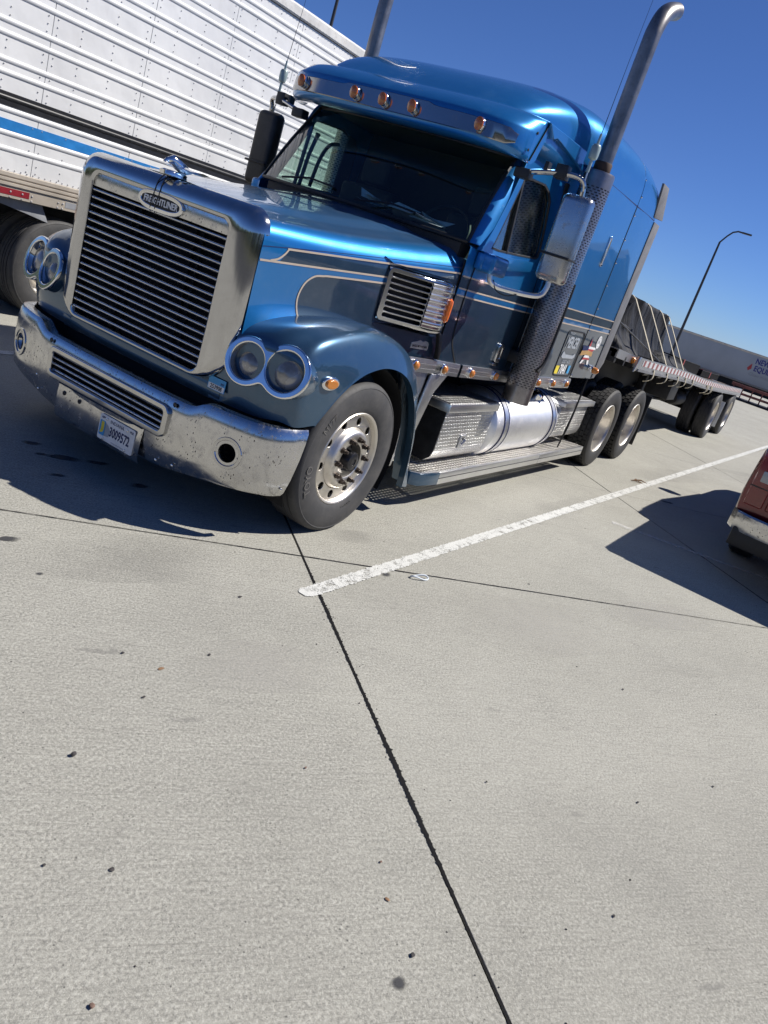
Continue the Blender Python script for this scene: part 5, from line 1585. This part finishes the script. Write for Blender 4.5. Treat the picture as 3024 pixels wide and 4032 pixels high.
# stacked skeletal chassis in front of it
c1 = polar(4.0, 44); z1 = gz(c1.x)
CH = thing('chassis_rack', 'rusty red skeletal trailer chassis parked in front of the grey box trailer', 'chassis', (c1.x, c1.y, z1))
F1 = Matrix(((tv.x, nv.x, 0, c1.x), (tv.y, nv.y, 0, c1.y), (0, 0, 1, z1), (0, 0, 0, 1)))
def chm(me): me.transform(F1); return me
for yy in (0, .9):
    new('beam', chm(B().prism([(-2.4, .62), (4, .62), (4, .74), (-2.4, .74)], 1, yy-.05, yy+.05).mesh('cb', RUST, .01)), CH)
    new('beam', chm(B().prism([(-2.4, .26), (4, .26), (4, .34), (-2.4, .34)], 1, yy-.05, yy+.05).mesh('cb', RUST, .01)), CH)
for k in range(13):
    new('post', chm(rbox((-2.3+k*.48, -.04, .02), (-2.24+k*.48, .04, .62), RUST, .006)), CH)
    new('cross_member', chm(rbox((-2.3+k*.48, 0, .64), (-2.22+k*.48, .9, .70), RUST, .006)), CH)
new('base_sill', chm(rbox((-2.6, -.15, -.02), (4, 1.05, .07), FRAME, .01)), CH)
def pole(az, D, top, base_r, lab, lampaz):
    p = polar(az, D); z0 = gz(p.x)
    P_ = thing('light_pole', lab, 'light pole', (p.x, p.y, z0), 'tall parking lot light poles')
    d = Vector((sin(radians(az)), -cos(radians(az))))*lampaz
    pts = [(p.x, p.y, z0), (p.x, p.y, top*.55), (p.x, p.y, top-1.3)]+[(p.x+d.x*t, p.y+d.y*t, top-1.3+1.15*sin(min(1, t/1.0)*pi/2)) for t in (.12, .35, .65, 1.0, 1.4)]
    new('pole_shaft', B().tube(pts, [base_r, base_r*.8, base_r*.62]+[base_r*.5]*5, 12).mesh('ps', POLE), P_)
    e = pts[-1]
    hd = B().box((-.38, -.16, -.06), (.38, .16, .06)).mesh('hd', POLE, .03)
    hd.transform(Matrix(((d.x, -d.y, 0, e[0]+d.x*.3), (d.y, d.x, 0, e[1]+d.y*.3), (0, 0, 1, e[2]), (0, 0, 0, 1))))
    new('lamp_head', hd, P_)
    new('pole_base', B().lathe([(.001, 0), (.35, 0), (.35, .6), (.001, .6)], (p.x, p.y, z0), (0, 0, 1), 20).mesh('pb', CONC), P_)
pole(11.48, 72, 10.9, .13, 'tall grey light pole with curved arm behind the flatbed, right of the blue truck', 1.0)
pole(39.85, 48, 17.0, .12, 'tall grey light pole rising above the white trailer roof beside the exhaust pipe', 1.0)

# asphalt road and verge behind the photographer, seen in the chrome
def halfplane(d0, d1, w_, mat, nm, z):
    n_ = Vector((-.72, -.69)).normalized(); t_ = Vector((-n_.y, n_.x)); o_ = Vector((CAM[0], CAM[1]))
    q = [o_+n_*d0-t_*w_, o_+n_*d0+t_*w_, o_+n_*d1+t_*w_, o_+n_*d1-t_*w_]
    ob_ = new(nm, B().add([(p.x, p.y, z) for p in q], [(0, 1, 2, 3)]).mesh(nm, mat, smooth=False)); ob_['kind'] = 'structure'
halfplane(6.5, 30, 160, plain('asphalt', (.042, .041, .040), .85, 0, 0, .2, .6), 'asphalt_road', -.006)
halfplane(30.2, 190, 190, plain('dry_grass', (.085, .085, .04), .95, 0, 0, .3, .3), 'grass_verge', -.008)
# low wooded skyline behind the photographer, seen only in the chrome
tb = B(); rt_ = random.Random(5)
for k in range(260):
    az = 100+k*(250/260)+rt_.uniform(-.5, .5); D = rt_.uniform(62, 95); p = polar(az, D)
    hgt = rt_.uniform(3.5, 7.5); rw = rt_.uniform(2.0, 4.0); rows = []
    for i in range(6):
        ph = pi*i/5; rr = sin(ph)
        rows.append([(p.x+rw*rr*(cos(a)+rt_.uniform(-.2, .2)), p.y+rw*rr*(sin(a)+rt_.uniform(-.2, .2)), hgt*.5*(1-cos(ph))+rt_.uniform(-.3, .3)*rr) for a in [2*pi*q/9 for q in range(9)]])
    tb.grid(rows, True, True)
tl_ = new('distant_treeline', tb.mesh('treeline', plain('far_foliage', (.045, .06, .028), .9, 0, 0, .4, .4), smooth=False)); tl_['kind'] = 'stuff'; tl_['label'] = 'dark green far tree line around the lot'; tl_['category'] = 'trees'
# ================================================================== RED PICKUP AT THE RIGHT EDGE
PK = thing('pickup_truck', 'dark red pickup truck with chrome rear bumper at the right edge', 'pickup', (7.0, -4.08, 0))
RED = Mat('pickup_paint'); RED.set(base=(.17, .002, .006), metal=.3, rough=.3, coat=1.0, coatr=.05); RED = RED.m
PYC, PHW = -4.085, .97
def psec(x, zb, zt, hw_t, hw_m, r=.06):
    """half section of the lower body: bulge at mid height"""
    zm = zb+(zt-zb)*.45
    return [(x, .45, zb+.05), (x, hw_m-.08, zb), (x, hw_m-.015, zb+.06), (x, hw_m, zm), (x, hw_m-.015, zt-.16), (x, hw_t, zt-.04), (x, hw_t-.05, zt), (x, .3, zt+.004)]
secs = [(4.36, .50, 1.20, .925, .955), (4.40, .46, 1.22, .945, .97), (5.0, .45, 1.225, .945, .975), (6.3, .42, 1.225, .945, .975), (7.5, .40, 1.20, .94, .975), (8.75, .42, 1.16, .93, .97), (9.6, .45, 1.10, .90, .95), (10.0, .50, 1.02, .85, .90)]
rows = []
for s_ in secs:
    h = psec(*s_)
    rows.append([(p[0], PYC+p[1], p[2]) for p in h]+[(p[0], PYC-p[1], p[2]) for p in h[::-1]])
new('pickup_body', B().grid(rows, True, True).mesh('pb', RED, sharp=40), PK)
cab_ = [(6.30, .88, 1.20, .0), (6.42, .80, 1.62, 0), (6.60, .73, 1.82, 0), (7.2, .72, 1.86, 0), (7.9, .72, 1.83, 0), (8.3, .78, 1.60, 0), (8.85, .86, 1.16, 0)]
rows = []
for x, hw_, zt, _ in cab_:
    rows.append([(x, PYC+.92, 1.15), (x, PYC+hw_, zt-.05), (x, PYC+hw_-.08, zt), (x, PYC-hw_+.08, zt), (x, PYC-hw_, zt-.05), (x, PYC-.92, 1.15)])
new('pickup_cab', B().grid(rows).mesh('pc', RED, sharp=40), PK)
for s in (-1, 1):
    new('pickup_window', B().add([(6.75, PYC+s*.862, 1.30), (8.15, PYC+s*.862, 1.28), (7.85, PYC+s*.765, 1.72), (6.85, PYC+s*.755, 1.76)], [(0, 1, 2, 3)]).mesh('pw', BLACKI, smooth=False), PK)
new('rear_window', B().add([(6.352, PYC-.70, 1.32), (6.352, PYC+.70, 1.32), (6.47, PYC+.64, 1.72), (6.47, PYC-.64, 1.72)], [(0, 1, 2, 3)]).mesh('rw', BLACKI), PK)
new('tailgate', rbox((4.335, PYC-.74, .70), (4.39, PYC+.74, 1.205), RED, .02, 3), PK)
new('tailgate_handle', rbox((4.325, PYC-.10, 1.05), (4.345, PYC+.10, 1.12), BLACK, .01), PK)
for s in (-1, 1):
    y0, y1 = sorted((PYC+s*.765, PYC+s*.925))
    new('tail_lamp', B().box((4.325, y0, .70), (4.42, y1, 1.16)).mesh('tl', REDLENS, .02, 3), PK)
    new('reversing_lamp', B().box((4.318, y0+.02, .92), (4.36, y1-.05, 1.02)).mesh('rl', CLEARL, .012, 2), PK)
    new('lamp_divider', rbox((4.321, y0, .868), (4.34, y1, .876), BLACK, 0), PK)
    new('rear_mudflap', rbox((5.22, PYC+s*.70-.13, .20), (5.235, PYC+s*.70+.22 if s > 0 else PYC+s*.70+.13, .55), GREYI, .004), PK)
    for x in (5.68, 9.15):
        w_ = new('wheel', B().lathe([(.16, .02), (.22, -.02), (.25, .02), (.36, .0), (.385, .03), (.385, .23), (.34, .25), (.16, .25)], (x, PYC+s*.93, .385), (0, -s, 0), 36, True).mesh('wh', RUB2), PK)
    bx = []
    for y, dx in ((0, 0), (.5, .01), (.80, .04), (.92, .10), (.965, .20)):
        bx.append([(4.20+dx, PYC+s*y, .635), (4.185+dx, PYC+s*y, .62), (4.18+dx, PYC+s*y, .55), (4.20+dx, PYC+s*y, .47), (4.25+dx, PYC+s*y, .455)])
    new('rear_bumper', B().grid(bx).mesh('rb', CHROME_D), PK)
new('bumper_step', rbox((4.20, PYC-.60, .625), (4.40, PYC+.60, .648), BLACK, .004), PK)
new('lower_valance', rbox((4.26, PYC-.90, .33), (4.40, PYC+.90, .50), BLACK, .02), PK)
new('exhaust_tip', B().tube([(4.35, PYC-.55, .36), (4.75, PYC-.55, .37)], .03, 10).mesh('et', GALV), PK)
new('pickup_axle', B().tube([(5.68, PYC-.8, .385), (5.68, PYC+.8, .385)], .06, 8).mesh('pa', FRAME), PK)
for s in (-1, 1): new('door_mirror', rbox((8.15, PYC+s*1.08-.09, 1.22), (8.28, PYC+s*1.08+.09, 1.40), BLACK, .03, 2), PK)
new('radio_antenna', B().tube([(8.9, PYC+.85, 1.14), (8.95, PYC+.86, 2.0)], .005, 6).mesh('ra', BLACK), PK)

# ================================================================== STAINS AND LITTER
for i, (x, y, rx_, ry_, a) in enumerate(((-.794, -.63, .10, .022, -.6), (.112, .196, .16, .04, -.65), (.612, .189, .09, .03, -.6), (.274, .093, .12, .025, -.7), (.299, -.272, .10, .03, -.5), (6.62, -2.28, .16, .04, -.6), (-1.322, -3.25, .028, .022, 0), (-.862, -.964, .03, .012, -.6), (1.95, -2.32, .02, .012, 0), (.95, -1.75, .05, .03, .2), (.05, .45, .09, .03, -.6), (-.10, -.02, .07, .02, -.6), (.0, .28, .05, .02, -.6))):
    blob('oil_stain', x, y, rx_, ry_, a, STAIN, i+20)
for i, (x, y, rx_, ry_, a, m_) in enumerate(((-.30, -1.02, .75, .26, -.42, PATCH), (.3, .05, .9, .5, -.6, PATCH), (1.4, -2.6, .9, .35, -.65, PATCHL),  (2.6, -3.1, .9, .2, -.6, PATCHL), (-.5, -2.0, .6, .18, -.65, PATCHL), (4.2, -1.75, 1.4, .16, -.1, TYREM), (1.2, -1.3, .3, .1, -.5, PATCH), (8.6, -1.9, 2.0, .25, -.3, TYREM), (12, -3.0, 3, .4, -.5, TYREM))):
    blob('weathered_patch', x, y, rx_, ry_, a, m_, i+70, .0012+.00005*i, 28, .15)
FA, FB_ = Vector((4.55, -2.18)), Vector((5.35, -4.35))
fl_ = ribbon(lambda t: (FA+(FB_-FA)*t, (FB_-FA).normalized()), 200, lambda r: .045+r.gauss(0, .006), .0048, 15, FADED, 'faded_bay_line', None); fl_['kind'] = 'structure'
SC = .82
def pebble(name, x, y, sx, sy, sz, seed, mat, label, cat):
    r = random.Random(seed); b = B(); rows = []; sx *= SC; sy *= SC; sz *= SC
    for i in range(5):
        ph = pi*i/4; rr = sin(ph)
        rows.append([(x+sx*(rr*cos(a)+r.uniform(-.15, .15)*rr), y+sy*(rr*sin(a)+r.uniform(-.15, .15)*rr), sz*(.95-cos(ph))*(.5)+.002) for a in [2*pi*k/8+r.uniform(-.2, .2) for k in range(8)]])
    b.grid(rows, True, True)
    return tag(new(name, b.mesh('peb', mat, sharp=25, merge=.0008)), label, cat)
STN = plain('dark_stone', (.045, .04, .038), .8, 0, 0, .3, 60); STN2 = plain('brown_stone', (.16, .10, .075), .8, 0, 0, .3, 60); LEAF = plain('dry_leaf', (.20, .115, .06), .8, 0, 0, .3, 40)
G = 'bits of debris on the concrete'
deb = [(-1.462, -2.018, .014, .010, .018, STN, 'dark upright stone chip at the left of the bare concrete foreground', 'stone'),
       (-.996, -2.974, .008, .005, .005, STN2, 'reddish brown chip just left of the long black joint, mid foreground', 'stone'),
       (-1.107, -3.071, .007, .011, .004, LEAF, 'pinkish brown flake left of the long black joint, lower foreground', 'leaf'),
       (-1.216, -3.231, .011, .009, .008, STN, 'largest black stone chip, near the bottom beside the long joint', 'stone'),
       (-1.946, -2.742, .009, .009, .010, STN2, 'brown pebble at the lower left corner of the foreground', 'stone'),
       (-.128, -1.532, .014, .010, .004, STN, 'flat dark chip left of the end of the painted white line', 'stone'),
       (-.639, -1.825, .008, .008, .008, STN, 'small dark pebble left of the joint below the white line end', 'stone'),
       (-1.066, -1.902, .013, .007, .005, STN, 'flat dark flake in the left foreground above the upright stone', 'stone'),
       (-.884, -1.795, .018, .010, .002, LEAF, 'flat tan dry leaf lying in the left foreground', 'leaf'),
       (-.946, -1.636, .008, .008, .008, STN, 'tiny dark pebble at left, farthest from the long joint', 'stone'),
       (.206, -3.557, .010, .006, .005, STN, 'black flake right of the long joint in the lower right foreground', 'stone'),
       (1.166, -3.224, .008, .007, .006, STN, 'small dark pebble at right below the pickup shadow', 'stone'),
       (.695, -3.804, .009, .006, .005, STN, 'small black flake near the right edge of the foreground', 'stone'),
       (-.849, -2.534, .008, .005, .006, STN2, 'tiny brown chip left of the long joint, middle of the foreground', 'stone'),
       (-.287, -3.04, .006, .005, .006, STN, 'tiny dark pebble just right of the long joint', 'stone'),
       (-.531, -3.659, .010, .006, .005, STN, 'dark flake right of the long joint near the bottom', 'stone'),
       (-1.66, -2.458, .012, .009, .003, STN, 'flat dark flake at the left of the lower foreground', 'stone'),
       (-1.788, -2.332, .007, .006, .005, STN, 'tiny dark pebble at the far left edge of the foreground', 'stone')]
for i, (x, y, sx, sy, sz, m_, lab, cat) in enumerate(deb): pebble('stone_chip' if cat == 'stone' else 'leaf', x, y, sx, sy, sz, i, m_, lab, cat)['group'] = G
gb = B(); rg_ = random.Random(77)
for k in range(420):
    if k < 260: p = uv(rg_.choice((-1, 1))*abs(rg_.gauss(0, .035)), rg_.uniform(-6, 3))
    else: p = Vector((rg_.uniform(-2.2, 6), rg_.uniform(-4.2, .6)))
    s_ = abs(rg_.gauss(0, .0016))+.0012; a_ = rg_.uniform(0, 6)
    q = [(p.x+s_*cos(a_+t)*rg_.uniform(.7, 1.3), p.y+s_*sin(a_+t)*rg_.uniform(.7, 1.3), .001) for t in (0, 1.6, 3.1, 4.7)]
    q += [(p.x+s_*.4*cos(a_), p.y+s_*.4*sin(a_), s_*1.2)]
    gb.add(q, [(0, 1, 4), (1, 2, 4), (2, 3, 4), (3, 0, 4)])
gr_ = new('loose_grit', gb.mesh('grit', STN, smooth=False)); gr_['kind'] = 'stuff'; gr_['label'] = 'fine dark grit scattered over the concrete and along the joint'; gr_['category'] = 'grit'
lt = thing('paper_litter', 'crumpled white paper loop right of the painted line, before the front wheel', 'litter', (1.137, -1.882, 0))
rg = [(1.137+.060*cos(a)*cos(-.6)-.022*sin(a)*sin(-.6), -1.882+.060*cos(a)*sin(-.6)+.022*sin(a)*cos(-.6), .012+.008*sin(2*a)) for a in [2*pi*k/20 for k in range(21)]]
new('paper_loop', B().tube(rg, .006, 5, False).mesh('pl', PAPER), lt)
tw = thing('dry_twig', 'dry brown twig lying beside the painted line near the rear wheels', 'twig', (7.03, -1.762, 0))
rt = random.Random(11)
for k in range(7):
    a = rt.uniform(-1.2, .2); l = rt.uniform(.06, .16); x, y = 7.03+rt.uniform(-.09, .09), -1.762+rt.uniform(-.05, .05)
    new('twig_stem', B().tube([(x, y, .012), (x+l*.5*cos(a), y+l*.5*sin(a), rt.uniform(.01, .035)), (x+l*cos(a), y+l*sin(a), .012)], [.006, .008, .002], 5).mesh('tw', LEAF), tw)
for o in list(col.objects):
    if '_b' in o: del o['_b']
